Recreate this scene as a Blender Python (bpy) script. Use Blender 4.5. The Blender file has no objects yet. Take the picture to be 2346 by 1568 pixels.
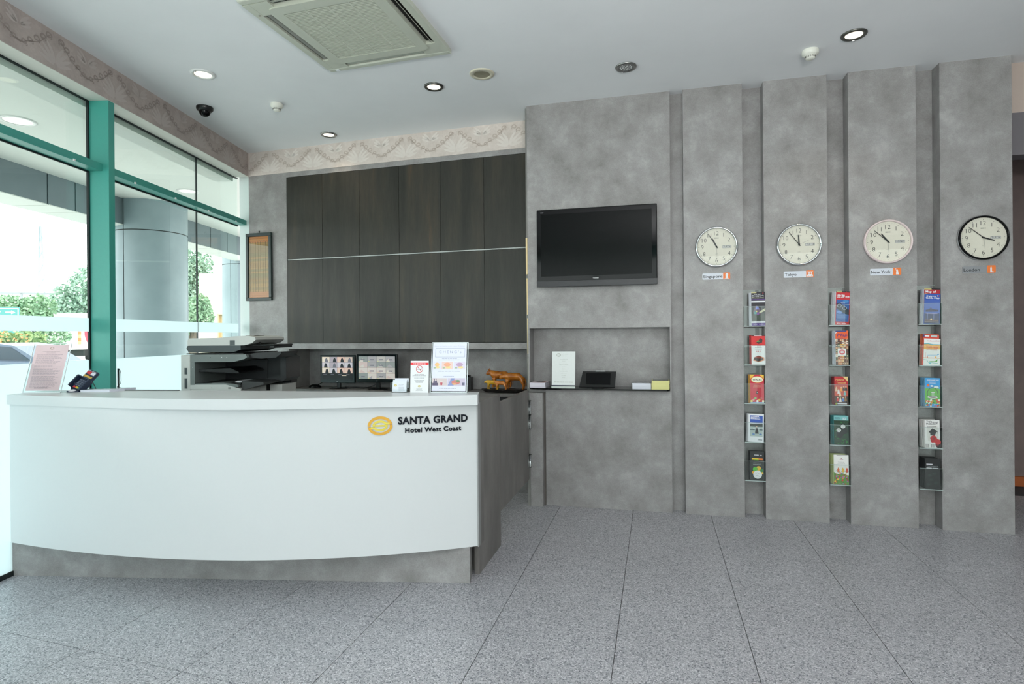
import bpy, bmesh, math, random
from mathutils import Matrix, Vector
random.seed(7)
SC = bpy.context.scene
COL = SC.collection
PI = math.pi

# ------------------------------------------------------------------ camera, sky, light, exposure
F_PX = 1334.0
YAW = math.atan(331 / F_PX)
cd = bpy.data.cameras.new('camera')
cam = bpy.data.objects.new('camera', cd); COL.objects.link(cam)
cd.sensor_fit = 'HORIZONTAL'; cd.sensor_width = 36.0
cd.lens = 36.0 * F_PX / 2346.0
cd.shift_y = -(784 - 768.5) / 2346.0
cd.clip_start = 0.05; cd.clip_end = 400
cam.matrix_world = (Matrix.Translation((0, 0, 1.44)) @ Matrix.Rotation(YAW, 4, 'Z')
                    @ Matrix.Rotation(PI / 2, 4, 'X') @ Matrix.Rotation(-math.radians(0.44), 4, 'Z'))
SC.camera = cam

world = bpy.data.worlds.new('overcast_sky'); SC.world = world
world.use_nodes = True
bg = world.node_tree.nodes['Background']
bg.inputs[0].default_value = (0.965, 0.975, 0.985, 1)
bg.inputs[1].default_value = 6.5

def portal(name, loc, rot, sx, sy):
    l = bpy.data.lights.new(name, 'AREA'); l.shape = 'RECTANGLE'; l.size = sx; l.size_y = sy
    l.cycles.is_portal = True
    o = bpy.data.objects.new(name, l); COL.objects.link(o)
    o.location = loc; o.rotation_euler = rot
    return o

def area(name, loc, rot, size, energy, col=(1, 1, 1)):
    l = bpy.data.lights.new(name, 'AREA'); l.shape = 'DISK'; l.size = size; l.energy = energy; l.color = col
    o = bpy.data.objects.new(name, l); COL.objects.link(o); o.location = loc; o.rotation_euler = rot
    return o
area('bounce_fill', (0.6, -1.0, 1.9), (PI - 0.25, 0, 0), 0.9, 330, (1.0, 0.985, 0.97))   # added fill light aimed up at the ceiling, standing in for bounced flash
SC.view_settings.view_transform = 'Standard'
SC.view_settings.look = 'None'
SC.view_settings.exposure = -0.82
SC.view_settings.gamma = 1.0
SC.cycles.caustics_reflective = False
SC.view_settings.use_curve_mapping = False

# ------------------------------------------------------------------ materials
def lin(c):
    c = c / 255.0
    return c / 12.92 if c <= 0.04045 else ((c + 0.055) / 1.055) ** 2.4
def rgb(r, g, b): return (lin(r), lin(g), lin(b), 1.0)
MATS = {}
def new_mat(name):
    m = bpy.data.materials.new(name); m.use_nodes = True
    nt = m.node_tree
    return m, nt, nt.nodes['Principled BSDF']
def pm(r, g, b, rough=0.5, metal=0.0, spec=0.5, grain=0.03, name=None):
    key = (r, g, b, rough, metal, spec)
    if key in MATS: return MATS[key]
    m, nt, bs = new_mat(name or 'colour_%d_%d_%d' % (r, g, b))
    c = rgb(r, g, b)
    n = nt.nodes.new('ShaderNodeTexNoise'); n.inputs['Scale'].default_value = 60; n.inputs['Detail'].default_value = 2
    tc = nt.nodes.new('ShaderNodeTexCoord'); nt.links.new(tc.outputs['Object'], n.inputs['Vector'])
    mx = nt.nodes.new('ShaderNodeMix'); mx.data_type = 'RGBA'
    mx.inputs[6].default_value = tuple(v * (1 - grain) for v in c[:3]) + (1,)
    mx.inputs[7].default_value = tuple(min(1, v * (1 + grain)) for v in c[:3]) + (1,)
    nt.links.new(n.outputs['Fac'], mx.inputs[0]); nt.links.new(mx.outputs[2], bs.inputs['Base Color'])
    bs.inputs['Roughness'].default_value = rough; bs.inputs['Metallic'].default_value = metal
    bs.inputs['Specular IOR Level'].default_value = spec
    MATS[key] = m
    return m
def noise_mat(name, stops, scale, detail=6, rough_n=0.6, rough=0.5, spec=0.5, stretch=(1, 1, 1), bump=0.0, fine=None, coords='pos', distort=0.0):
    m, nt, bs = new_mat(name)
    if coords == 'pos':
        g = nt.nodes.new('ShaderNodeNewGeometry'); src = g.outputs['Position']
    else:
        g = nt.nodes.new('ShaderNodeTexCoord'); src = g.outputs['Object']
    mp = nt.nodes.new('ShaderNodeMapping'); mp.inputs['Scale'].default_value = stretch
    nt.links.new(src, mp.inputs['Vector'])
    n = nt.nodes.new('ShaderNodeTexNoise'); n.inputs['Scale'].default_value = scale
    n.inputs['Detail'].default_value = detail; n.inputs['Roughness'].default_value = rough_n; n.inputs['Distortion'].default_value = distort
    nt.links.new(mp.outputs[0], n.inputs['Vector'])
    cr = nt.nodes.new('ShaderNodeValToRGB')
    els = cr.color_ramp.elements
    els[0].position, els[0].color = stops[0]
    els[1].position, els[1].color = stops[-1]
    for p, c in stops[1:-1]:
        e = els.new(p); e.color = c
    nt.links.new(n.outputs['Fac'], cr.inputs['Fac'])
    out = cr.outputs['Color']
    if fine:
        n2 = nt.nodes.new('ShaderNodeTexNoise'); n2.inputs['Scale'].default_value = fine[0]; n2.inputs['Detail'].default_value = 3
        nt.links.new(mp.outputs[0], n2.inputs['Vector'])
        mr = nt.nodes.new('ShaderNodeMapRange'); mr.inputs[1].default_value = 0.3; mr.inputs[2].default_value = 0.7
        mr.inputs[3].default_value = 1 - fine[1]; mr.inputs[4].default_value = 1 + fine[1]
        nt.links.new(n2.outputs['Fac'], mr.inputs[0])
        vm = nt.nodes.new('ShaderNodeVectorMath'); vm.operation = 'SCALE'
        nt.links.new(out, vm.inputs[0]); nt.links.new(mr.outputs[0], vm.inputs['Scale'])
        out = vm.outputs[0]
    nt.links.new(out, bs.inputs['Base Color'])
    bs.inputs['Roughness'].default_value = rough; bs.inputs['Specular IOR Level'].default_value = spec
    if bump:
        b = nt.nodes.new('ShaderNodeBump'); b.inputs['Strength'].default_value = bump; b.inputs['Distance'].default_value = 0.002
        nt.links.new(n.outputs['Fac'], b.inputs['Height']); nt.links.new(b.outputs[0], bs.inputs['Normal'])
    return m

LAM = noise_mat('grey_concrete_laminate', [(0.28, rgb(128, 126, 124)), (0.45, rgb(146, 143, 142)), (0.56, rgb(154, 152, 151)), (0.72, rgb(172, 170, 169))],
                5.5, 8, 0.66, rough=0.42, spec=0.4, fine=(160, 0.09))
LAM_DARK = noise_mat('brown_grey_laminate', [(0.3, rgb(98, 95, 92)), (0.5, rgb(116, 112, 109)), (0.7, rgb(136, 131, 128))],
                4.5, 6, 0.6, rough=0.4, spec=0.4, stretch=(1, 1, 0.35), fine=(120, 0.06))
LAM_SIDE = noise_mat('laminate_edge', [(0.3, rgb(118, 117, 114)), (0.7, rgb(142, 141, 138))], 5, 5, rough=0.5)
DARKWOOD = noise_mat('dark_wenge_veneer', [(0.25, rgb(40, 41, 37)), (0.5, rgb(54, 53, 48)), (0.64, rgb(64, 60, 52)), (0.8, rgb(94, 76, 56))],
                6, 5, 0.6, rough=0.38, spec=0.35, stretch=(1.1, 1.1, 0.12), fine=(90, 0.10))
WALLPAPER = noise_mat('beige_wallpaper', [(0.3, rgb(206, 194, 186)), (0.7, rgb(222, 211, 204))], 9, 5, rough=0.6, fine=(60, 0.04))
PAPER_LIGHT = pm(226, 217, 210, 0.6)
PAPER_DARK = pm(193, 179, 169, 0.6)
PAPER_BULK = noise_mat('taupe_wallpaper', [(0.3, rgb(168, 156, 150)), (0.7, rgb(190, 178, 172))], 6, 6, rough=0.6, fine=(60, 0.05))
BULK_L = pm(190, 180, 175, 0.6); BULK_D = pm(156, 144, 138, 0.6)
CEIL = noise_mat('white_ceiling_paint', [(0.3, rgb(234, 236, 238)), (0.7, rgb(240, 242, 244))], 1.3, 5, rough=0.85, spec=0.2)
WHITE_CTR = pm(220, 222, 223, 0.3, 0, 0.22, 0.01, name='white_solid_surface')
WHITE_P = pm(236, 238, 240, 0.5)
WHITE_PL = pm(226, 228, 226, 0.4)
BLACK = pm(18, 19, 20, 0.35); BLACK_GL = pm(8, 9, 11, 0.07, 0, 0.2); BLACK_MT = pm(30, 31, 32, 0.6)
CHROME = pm(205, 208, 210, 0.12, 1.0); STEEL = pm(150, 150, 148, 0.28, 1.0)
GREEN_FR = pm(66, 156, 143, 0.4, name='teal_paint')
GASKET = pm(20, 30, 32, 0.6)
AC_WHITE = pm(196, 200, 186, 0.5, name='aged_cream_plastic')
DARKSLOT = pm(26, 25, 24, 0.7)
FASCIA = noise_mat('blue_grey_cladding', [(0.3, rgb(92, 108, 114)), (0.7, rgb(104, 120, 126))], 2, 4, rough=0.45)
CLAD = noise_mat('grey_column_cladding', [(0.3, rgb(128, 146, 152)), (0.7, rgb(142, 160, 166))], 2, 4, rough=0.4)
SOFFIT = pm(214, 220, 214, 0.8); GROUND = noise_mat('pale_paving', [(0.3, rgb(206, 206, 202)), (0.7, rgb(222, 222, 218))], 3, 5, rough=0.9)

def granite():
    m, nt, bs = new_mat('speckled_granite')
    g = nt.nodes.new('ShaderNodeNewGeometry')
    def N(scale, det):
        n = nt.nodes.new('ShaderNodeTexNoise'); n.inputs['Scale'].default_value = scale; n.inputs['Detail'].default_value = det
        nt.links.new(g.outputs['Position'], n.inputs['Vector']); return n
    v = nt.nodes.new('ShaderNodeTexVoronoi'); v.inputs['Scale'].default_value = 185
    nt.links.new(g.outputs['Position'], v.inputs['Vector'])
    sep = nt.nodes.new('ShaderNodeSeparateColor'); nt.links.new(v.outputs['Color'], sep.inputs[0])
    cr = nt.nodes.new('ShaderNodeValToRGB'); e = cr.color_ramp.elements
    cr.color_ramp.interpolation = 'LINEAR'
    e[0].position = 0.0; e[0].color = rgb(112, 113, 120)
    e[1].position = 1.0; e[1].color = rgb(226, 224, 228)
    for p, c in ((0.10, (126, 127, 134)), (0.22, (168, 168, 173)), (0.55, (184, 183, 188)), (0.8, (198, 196, 200))):
        k = e.new(p); k.color = rgb(*c)
    nt.links.new(sep.outputs[0], cr.inputs['Fac'])
    n1 = N(230, 3)
    cr2 = nt.nodes.new('ShaderNodeValToRGB'); e = cr2.color_ramp.elements
    e[0].position = 0.36; e[0].color = (0.6, 0.6, 0.63, 1); e[1].position = 0.5; e[1].color = (1, 1, 1, 1)
    nt.links.new(n1.outputs['Fac'], cr2.inputs['Fac'])
    mx = nt.nodes.new('ShaderNodeMix'); mx.data_type = 'RGBA'; mx.blend_type = 'MULTIPLY'; mx.inputs[0].default_value = 1
    nt.links.new(cr.outputs[0], mx.inputs[6]); nt.links.new(cr2.outputs[0], mx.inputs[7])
    n2 = N(1.5, 4)
    mr = nt.nodes.new('ShaderNodeMapRange'); mr.inputs[3].default_value = 0.86; mr.inputs[4].default_value = 1.14
    nt.links.new(n2.outputs['Fac'], mr.inputs[0])
    vm = nt.nodes.new('ShaderNodeVectorMath'); vm.operation = 'SCALE'
    nt.links.new(mx.outputs[2], vm.inputs[0]); nt.links.new(mr.outputs[0], vm.inputs['Scale'])
    nt.links.new(vm.outputs[0], bs.inputs['Base Color'])
    bs.inputs['Roughness'].default_value = 0.3
    bs.inputs['Specular IOR Level'].default_value = 0.45
    return m
GRANITE = granite()

def thin_glass(name, tint, gloss=0.015, rough=0.0, base=0.2, top=0.14):
    m = bpy.data.materials.new(name); m.use_nodes = True; nt = m.node_tree; nt.nodes.clear()
    out = nt.nodes.new('ShaderNodeOutputMaterial')
    tr = nt.nodes.new('ShaderNodeBsdfTransparent'); tr.inputs[0].default_value = tint
    gl = nt.nodes.new('ShaderNodeBsdfGlossy'); gl.inputs['Roughness'].default_value = rough; gl.inputs[0].default_value = (0.95, 1, 0.98, 1)
    fr = nt.nodes.new('ShaderNodeLayerWeight'); fr.inputs['Blend'].default_value = base
    mr = nt.nodes.new('ShaderNodeMapRange'); mr.inputs[3].default_value = gloss; mr.inputs[4].default_value = top
    nt.links.new(fr.outputs['Fresnel'], mr.inputs[0])
    mx = nt.nodes.new('ShaderNodeMixShader'); nt.links.new(mr.outputs[0], mx.inputs[0])
    nt.links.new(tr.outputs[0], mx.inputs[1]); nt.links.new(gl.outputs[0], mx.inputs[2])
    nt.links.new(mx.outputs[0], out.inputs['Surface'])
    return m
GLASS = thin_glass('tinted_window_glass', (0.945, 0.985, 0.97, 1))
ACRYLIC = thin_glass('clear_acrylic', (0.97, 0.985, 0.98, 1), 0.015, top=0.3)
CLOCKGLASS = thin_glass('clock_lens', (0.98, 0.98, 0.98, 1), 0.02, top=0.12)
def frost():
    m = bpy.data.materials.new('frosted_film'); m.use_nodes = True; nt = m.node_tree; nt.nodes.clear()
    out = nt.nodes.new('ShaderNodeOutputMaterial')
    tl = nt.nodes.new('ShaderNodeBsdfTranslucent'); tl.inputs[0].default_value = (0.86, 0.95, 0.97, 1)
    df = nt.nodes.new('ShaderNodeBsdfDiffuse'); df.inputs[0].default_value = (0.88, 0.95, 0.96, 1)
    n = nt.nodes.new('ShaderNodeTexNoise'); n.inputs['Scale'].default_value = 400
    mr = nt.nodes.new('ShaderNodeMapRange'); mr.inputs[3].default_value = 0.18; mr.inputs[4].default_value = 0.22
    nt.links.new(n.outputs[0], mr.inputs[0])
    mx = nt.nodes.new('ShaderNodeMixShader'); nt.links.new(mr.outputs[0], mx.inputs[0])
    nt.links.new(tl.outputs[0], mx.inputs[1]); nt.links.new(df.outputs[0], mx.inputs[2])
    nt.links.new(mx.outputs[0], out.inputs['Surface'])
    return m
FROST = frost()
def emis(name, col, s):
    m = bpy.data.materials.new(name); m.use_nodes = True; nt = m.node_tree
    bs = nt.nodes['Principled BSDF']; bs.inputs['Base Color'].default_value = col
    bs.inputs['Emission Color'].default_value = col; bs.inputs['Emission Strength'].default_value = s
    return m
LAMP_E = emis('warm_led', (1, 0.9, 0.72, 1), 5.0)
def screen_mat(name, c, s=0.55): 
    return emis(name, rgb(*c), s)
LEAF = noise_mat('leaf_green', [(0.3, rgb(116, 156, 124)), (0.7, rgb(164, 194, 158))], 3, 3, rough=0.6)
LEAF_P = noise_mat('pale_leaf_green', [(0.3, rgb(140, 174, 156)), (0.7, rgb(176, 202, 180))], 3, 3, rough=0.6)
LEAF_H = noise_mat('hedge_green', [(0.3, rgb(130, 164, 112)), (0.7, rgb(178, 196, 140))], 5, 3, rough=0.6)
BARK = pm(110, 100, 88, 0.8)

# ------------------------------------------------------------------ mesh builder
TEXT_CACHE = {}
def text_data(s, bold=0.0, space=1.0):
    key = (s, bold, space)
    if key in TEXT_CACHE: return TEXT_CACHE[key]
    cu = bpy.data.curves.new('t', 'FONT'); cu.body = s; cu.size = 1.0; cu.offset = bold; cu.resolution_u = 3
    cu.space_character = space; cu.align_x = 'LEFT'
    o = bpy.data.objects.new('t', cu); COL.objects.link(o)
    dg = bpy.context.evaluated_depsgraph_get(); dg.update()
    me = o.evaluated_get(dg).to_mesh()
    vs = [(v.co.x, v.co.y) for v in me.vertices]; fs = [tuple(p.vertices) for p in me.polygons]
    o.evaluated_get(dg).to_mesh_clear()
    bpy.data.objects.remove(o); bpy.data.curves.remove(cu)
    if not vs: vs = [(0, 0)]
    x0 = min(v[0] for v in vs); x1 = max(v[0] for v in vs); y0 = min(v[1] for v in vs); y1 = max(v[1] for v in vs)
    TEXT_CACHE[key] = (vs, fs, x0, x1, y0, y1)
    return TEXT_CACHE[key]

FRAME = {}
class MB:
    def __init__(self):
        self.v = []; self.f = []; self.mi = []; self.mats = []; self.M = None; self.map = None; self.sm = []
    def m(self, mat):
        if mat not in self.mats: self.mats.append(mat)
        return self.mats.index(mat)
    def add(self, vs, fs, mat, smooth=False):
        b = len(self.v)
        for p in vs:
            p = Vector(p)
            if self.map: p = Vector(self.map(p))
            if self.M: p = self.M @ p
            self.v.append(p)
        k = self.m(mat)
        for f in fs:
            self.f.append(tuple(i + b for i in f)); self.mi.append(k); self.sm.append(smooth)
        return self
    def box(self, x0, x1, y0, y1, z0, z1, mat, bev=0.0):
        x0, x1 = min(x0, x1), max(x0, x1); y0, y1 = min(y0, y1), max(y0, y1); z0, z1 = min(z0, z1), max(z0, z1)
        if bev <= 0:
            vs = [(x, y, z) for z in (z0, z1) for y in (y0, y1) for x in (x0, x1)]
            fs = [(0, 2, 3, 1), (4, 5, 7, 6), (0, 1, 5, 4), (2, 6, 7, 3), (0, 4, 6, 2), (1, 3, 7, 5)]
            return self.add(vs, fs, mat)
        bm = bmesh.new(); bmesh.ops.create_cube(bm, size=1)
        for v in bm.verts:
            v.co = ((x0 + x1) / 2 + v.co.x * (x1 - x0), (y0 + y1) / 2 + v.co.y * (y1 - y0), (z0 + z1) / 2 + v.co.z * (z1 - z0))
        bmesh.ops.bevel(bm, geom=bm.edges[:], offset=min(bev, 0.45 * min(x1 - x0, y1 - y0, z1 - z0)), segments=2, affect='EDGES', profile=0.5)
        vs = [v.co[:] for v in bm.verts]; bm.verts.index_update()
        fs = [tuple(v.index for v in f.verts) for f in bm.faces]; bm.free()
        return self.add(vs, fs, mat)
    def prism(self, poly, a0, a1, mat, axis='z'):
        """extrude a closed 2-D polygon: axis z -> (x,y), y -> (x,z), x -> (y,z)"""
        def P(p, a):
            return {'z': (p[0], p[1], a), 'y': (p[0], a, p[1]), 'x': (a, p[0], p[1])}[axis]
        n = len(poly)
        ar = sum(poly[i][0] * poly[(i + 1) % n][1] - poly[(i + 1) % n][0] * poly[i][1] for i in range(n))
        if ar < 0: poly = poly[::-1]
        if axis == 'y': a0, a1 = max(a0, a1), min(a0, a1)
        else: a0, a1 = min(a0, a1), max(a0, a1)
        vs = [P(p, a0) for p in poly] + [P(p, a1) for p in poly]
        fs = [tuple(range(n))[::-1], tuple(range(n, 2 * n))] + [(i, (i + 1) % n, n + (i + 1) % n, n + i) for i in range(n)]
        return self.add(vs, fs, mat)
    def lathe(self, prof, mat, n=32, c=(0, 0, 0), axis='z', smooth=True, a0=0, a1=2 * PI):
        vs = []; fs = []
        full = abs(a1 - a0 - 2 * PI) < 1e-6
        cols = n if full else n + 1
        for i in range(cols):
            a = a0 + (a1 - a0) * i / n
            for r, h in prof:
                p = (r * math.cos(a), r * math.sin(a), h)
                if axis == 'y': p = (p[0], p[2], p[1])
                if axis == 'x': p = (p[2], p[0], p[1])
                vs.append((p[0] + c[0], p[1] + c[1], p[2] + c[2]))
        k = len(prof)
        for i in range(n):
            j = (i + 1) % cols
            for q in range(k - 1):
                fs.append((i * k + q, j * k + q, j * k + q + 1, i * k + q + 1))
        return self.add(vs, fs, mat, smooth)
    def tube(self, pts, r, mat, n=8, cap=True):
        pts = [Vector(p) for p in pts]; vs = []; fs = []
        up = Vector((0, 0, 1))
        for i, p in enumerate(pts):
            d = (pts[min(i + 1, len(pts) - 1)] - pts[max(i - 1, 0)]).normalized()
            u = up if abs(d.dot(up)) < 0.9 else Vector((1, 0, 0))
            a = d.cross(u).normalized(); b = d.cross(a).normalized()
            rr = r[i] if isinstance(r, (list, tuple)) else r
            for k in range(n):
                t = 2 * PI * k / n
                vs.append(p + a * math.cos(t) * rr + b * math.sin(t) * rr)
        for i in range(len(pts) - 1):
            for k in range(n):
                k2 = (k + 1) % n
                fs.append((i * n + k, i * n + k2, (i + 1) * n + k2, (i + 1) * n + k))
        if cap: fs += [tuple(range(n)), tuple(range((len(pts) - 1) * n, len(pts) * n))[::-1]]
        return self.add(vs, fs, mat, True)
    # flat print helpers: x right, z up, facing -y; layer lifts it off the sheet
    def rect(self, x0, x1, z0, z1, mat, layer=1, y=0.0):
        yy = y - 0.0005 * layer
        return self.add([(x0, yy, z0), (x1, yy, z0), (x1, yy, z1), (x0, yy, z1)], [(0, 1, 2, 3)], mat)
    def poly(self, pts, mat, layer=1, y=0.0):
        yy = y - 0.0005 * layer
        return self.add([(p[0], yy, p[1]) for p in pts], [tuple(range(len(pts)))], mat)
    def disc(self, cx, cz, rx, mat, layer=1, rz=None, n=20, y=0.0):
        rz = rz or rx
        return self.poly([(cx + rx * math.cos(2 * PI * i / n), cz + rz * math.sin(2 * PI * i / n)) for i in range(n)], mat, layer, y)
    def ribbon(self, pts, wd, mat, layer=1, y=0.0, thick=0.0):
        L = []; R = []
        for i, p in enumerate(pts):
            a = pts[max(i - 1, 0)]; b = pts[min(i + 1, len(pts) - 1)]
            dx, dz = b[0] - a[0], b[1] - a[1]; l = math.hypot(dx, dz) or 1
            w = wd[i] if isinstance(wd, (list, tuple)) else wd
            nx, nz = -dz / l * w / 2, dx / l * w / 2
            L.append((p[0] + nx, p[1] + nz)); R.append((p[0] - nx, p[1] - nz))
        yy = y - 0.0005 * layer
        n = len(pts)
        if thick:
            vs = [(p[0], yy - thick, p[1]) for p in L + R] + [(p[0], yy, p[1]) for p in L + R]
            fs = [(n + i, n + i + 1, i + 1, i) for i in range(n - 1)]
            o = 2 * n
            fs += [(o + i, o + i + 1, o + n + i + 1, o + n + i) for i in range(n - 1)]
            fs += [(i, i + 1, o + i + 1, o + i) for i in range(n - 1)] + [(n + i + 1, n + i, o + n + i, o + n + i + 1) for i in range(n - 1)]
            fs += [(0, o, o + n, n), (n - 1, 2 * n - 1, o + 2 * n - 1, o + n - 1)]
            return self.add(vs, fs, mat)
        vs = [(p[0], yy, p[1]) for p in L + R]
        fs = [(n + i, n + i + 1, i + 1, i) for i in range(n - 1)]
        return self.add(vs, fs, mat)
    def text(self, s, x, z, h, mat, layer=2, y=0.0, align='l', width=None, bold=0.0, space=1.0, slant=0.0, thick=0.0, capref=None):
        """text with glyph height h; x is left / centre / right according to align; width forces the total width"""
        vs, fs, x0, x1, y0, y1 = text_data(s, bold, space)
        ref = text_data(capref, bold, space) if capref else None
        hh = (ref[5] - ref[4]) if ref else (y1 - y0)
        base = ref[4] if ref else y0
        k = h / max(hh, 1e-6); kx = (width / (x1 - x0)) if width else k
        W = (x1 - x0) * kx
        ox = {'l': x, 'c': x - W / 2, 'r': x - W}[align]
        yy = y - 0.0005 * layer
        P = [(ox + (v[0] - x0) * kx + slant * (v[1] - base) * k, z + (v[1] - base) * k) for v in vs]
        if thick:
            n = len(P)
            V = [(p[0], yy - thick, p[1]) for p in P] + [(p[0], yy, p[1]) for p in P]
            Fs = list(fs)
            cnt = {}
            for f in fs:
                for i in range(len(f)):
                    e = (f[i], f[(i + 1) % len(f)]); cnt[e] = 1
            for (a, b) in cnt:
                if (b, a) not in cnt: Fs.append((b, a, a + n, b + n))
            return self.add(V, Fs, mat)
        return self.add([(p[0], yy, p[1]) for p in P], fs, mat)
    def lines(self, x0, x1, z0, z1, n, mat, layer=2, y=0.0, seed=1, fill=0.45, gapw=0.2):
        """rows of small illegible print"""
        rnd = random.Random(seed); dz = (z1 - z0) / n
        for i in range(n):
            zz = z1 - (i + 0.7) * dz; x = x0
            xe = x1 - rnd.random() * (x1 - x0) * gapw
            while x < xe:
                w = min((x1 - x0) * rnd.uniform(0.04, 0.13), xe - x)
                self.rect(x, x + w, zz, zz + dz * fill, mat, layer, y); x += w + (x1 - x0) * 0.015
        return self
    def clines(self, cx, hw, z0, z1, n, mat, layer=2, y=0.0, seed=1, fill=0.4):
        rnd = random.Random(seed); dz = (z1 - z0) / n
        for i in range(n):
            zz = z1 - (i + 0.7) * dz; w = hw * rnd.uniform(0.6, 1.0); x = cx - w
            while x < cx + w:
                ww = min(hw * rnd.uniform(0.1, 0.25), cx + w - x)
                self.rect(x, x + ww, zz, zz + dz * fill, mat, layer, y); x += ww + hw * 0.04
        return self
    def obj(self, name, parent=None, world=False):
        me = bpy.data.meshes.new(name)
        vs = self.v
        if world and parent is not None:
            inv = FRAME[parent.name].inverted(); vs = [inv @ v for v in vs]
        me.from_pydata([tuple(v) for v in vs], [], self.f)
        for mt in self.mats: me.materials.append(mt)
        me.polygons.foreach_set('material_index', self.mi)
        me.polygons.foreach_set('use_smooth', self.sm)
        me.update()
        o = bpy.data.objects.new(name, me); COL.objects.link(o)
        if parent is not None:
            o.parent = parent; FRAME[o.name] = FRAME[parent.name]
        else: FRAME[o.name] = Matrix.Identity(4)
        return o

def tag(o, label, cat, group=None):
    o['label'] = label; o['category'] = cat
    if group: o['group'] = group
    return o
def thing(name, label, cat, loc=(0, 0, 0), rz=0.0, group=None, M=None):
    o = bpy.data.objects.new(name, None); COL.objects.link(o); o.empty_display_size = 0.05
    M = M or (Matrix.Translation(loc) @ Matrix.Rotation(rz, 4, 'Z'))
    o.matrix_world = M; FRAME[o.name] = M
    return tag(o, label, cat, group)
def struct(name, loc=(0, 0, 0), rz=0.0):
    o = bpy.data.objects.new(name, None); COL.objects.link(o); o.empty_display_size = 0.05
    M = Matrix.Translation(loc) @ Matrix.Rotation(rz, 4, 'Z')
    o.matrix_world = M; FRAME[o.name] = M; o['kind'] = 'structure'
    return o
def place(mb, name, label, cat, loc, rz=0.0, group=None):
    """a thing that is one mesh"""
    o = mb.obj(name); M = Matrix.Translation(loc) @ Matrix.Rotation(rz, 4, 'Z')
    o.matrix_world = M; FRAME[o.name] = M
    return tag(o, label, cat, group)
def copy_tree(o, parent=None):
    c = o.copy(); COL.objects.link(c); c.parent = parent
    for ch in o.children: copy_tree(ch, c)
    return c

# frames of the two walls that are not square to the tiles
WIN = Vector((-4.198, 5.339, 0)); WIN_RZ = math.radians(11.49)
BCK = Vector((-4.198, 5.339, 0)); BCK_RZ = math.radians(-3.04)
MW = Matrix.Translation(WIN) @ Matrix.Rotation(WIN_RZ, 4, 'Z')      # x into the room, y along the glass
MK = Matrix.Translation(BCK) @ Matrix.Rotation(BCK_RZ, 4, 'Z')      # x along the back wall, y into it
ZC = 3.395

portal('window_portal', tuple(MW @ Vector((-0.3, -3.2, 1.6))), (0, -PI / 2, WIN_RZ), 3.1, 8.0)
portal('front_portal', (1.2, -3.6, 1.65), (PI / 2, 0, 0), 8.6, 3.3)

# ================================================================== SETTING
# ---- floor
fl = struct('floor')
mb = MB(); mb.box(-5.2, 6.0, -3.6, 6.6, -0.10, -0.0045, pm(76, 76, 78, 0.8)); mb.obj('screed', fl)
XT = [-0.194 + 0.601 * k for k in range(-8, 8)]
def ty(x, k): return 4.004 - 0.668 * k + 0.075 * max(0.0, -0.79 - x)
for i in range(len(XT) - 1):
    xa, xb = XT[i], XT[i + 1]
    for k in range(-3, 8):
        g = 0.0017
        zt = random.uniform(-0.0004, 0.0004)
        mb = MB()
        c = [(xa + g, ty(xa, k + 1) + g), (xb - g, ty(xb, k + 1) + g), (xb - g, ty(xb, k) - g), (xa + g, ty(xa, k) - g)]
        mb.prism(c, -0.010, zt, GRANITE); mb.obj('floor_tile', fl)
mb = MB(); mb.box(-5.2, 6.0, -3.6, ty(0, 8) - 0.002, -0.02, 0.0, GRANITE); mb.obj('floor_paving', fl)['kind'] = 'stuff'
# ---- ceiling
mb = MB(); mb.box(-5.0, 6.0, -3.6, 6.6, ZC, ZC + 0.12, CEIL); o = mb.obj('ceiling'); o['kind'] = 'structure'
# ---- wallpaper motif, flat print: scroll trellis and leaf fans
def damask(mb, x0, x1, z0, z1, light, dark, y=0.0, period=0.525, phase=0.0):
    H = z1 - z0
    n = int((x1 - x0) / period) + 2
    def clip(pts): 
        return [p for p in pts if x0 + 0.004 < p[0] < x1 - 0.004 and z0 + 0.004 < p[1] < z1 - 0.004]
    def rib(pts, w, m):
        q = clip(pts)
        if len(q) == len(pts) and len(q) > 2: mb.ribbon(q, w, m, 1, y)
    def spiral(cx, cz, r, s, m, w):
        pts = [(cx + s * r * (1 - t / 14) * math.cos(t * 0.5), cz + r * (1 - t / 14) * math.sin(t * 0.5)) for t in range(0, 13)]
        rib(pts, w, m)
    for i in range(-1, n):
        cx = x0 + phase + i * period
        # V shaped scroll garland, low point at cx
        for s in (-1, 1):
            for t in (0.12, 0.28, 0.46, 0.64, 0.8):
                px = cx + s * period * 0.5 * t; pz = z0 + H * (0.18 + 0.78 * t)
                spiral(px, pz, 0.019 + 0.010 * t, s, dark, 0.010)
                spiral(px + s * 0.02, pz - 0.012, 0.011, -s, dark, 0.006)
            rib([(cx + s * period * 0.5 * t, z0 + H * (0.12 + 0.8 * t) + 0.012 * math.sin(9 * t)) for t in [q / 10 for q in range(1, 10)]], 0.006, dark)
        for a in (-0.9, -0.35, 0.35, 0.9):
            rib([(cx + math.sin(a) * r, z0 + 0.05 + math.cos(a) * r * 0.7) for r in (0.002, 0.012, 0.022, 0.03)], [0.004, 0.01, 0.008, 0.001], dark)
        # leaf fans between
        bx = cx + period / 2
        for zc_, k in ((z0 + 0.02, 1.0), (z0 + H * 0.62, 0.7)):
            for q, a in enumerate((-1.25, -0.9, -0.55, -0.2, 0.2, 0.55, 0.9, 1.25)):
                L = k * (0.150 - 0.02 * abs(a))
                bx2 = bx if k == 1.0 else cx
                rib([(bx2 + math.sin(a + 0.35 * math.copysign(1, a) * t * t) * L * t, zc_ + math.cos(a) * L * t) for t in (0.12, 0.3, 0.5, 0.7, 0.88, 1.0)],
                    [0.004, 0.018, 0.024, 0.021, 0.014, 0.002], light)
    return mb
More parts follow.
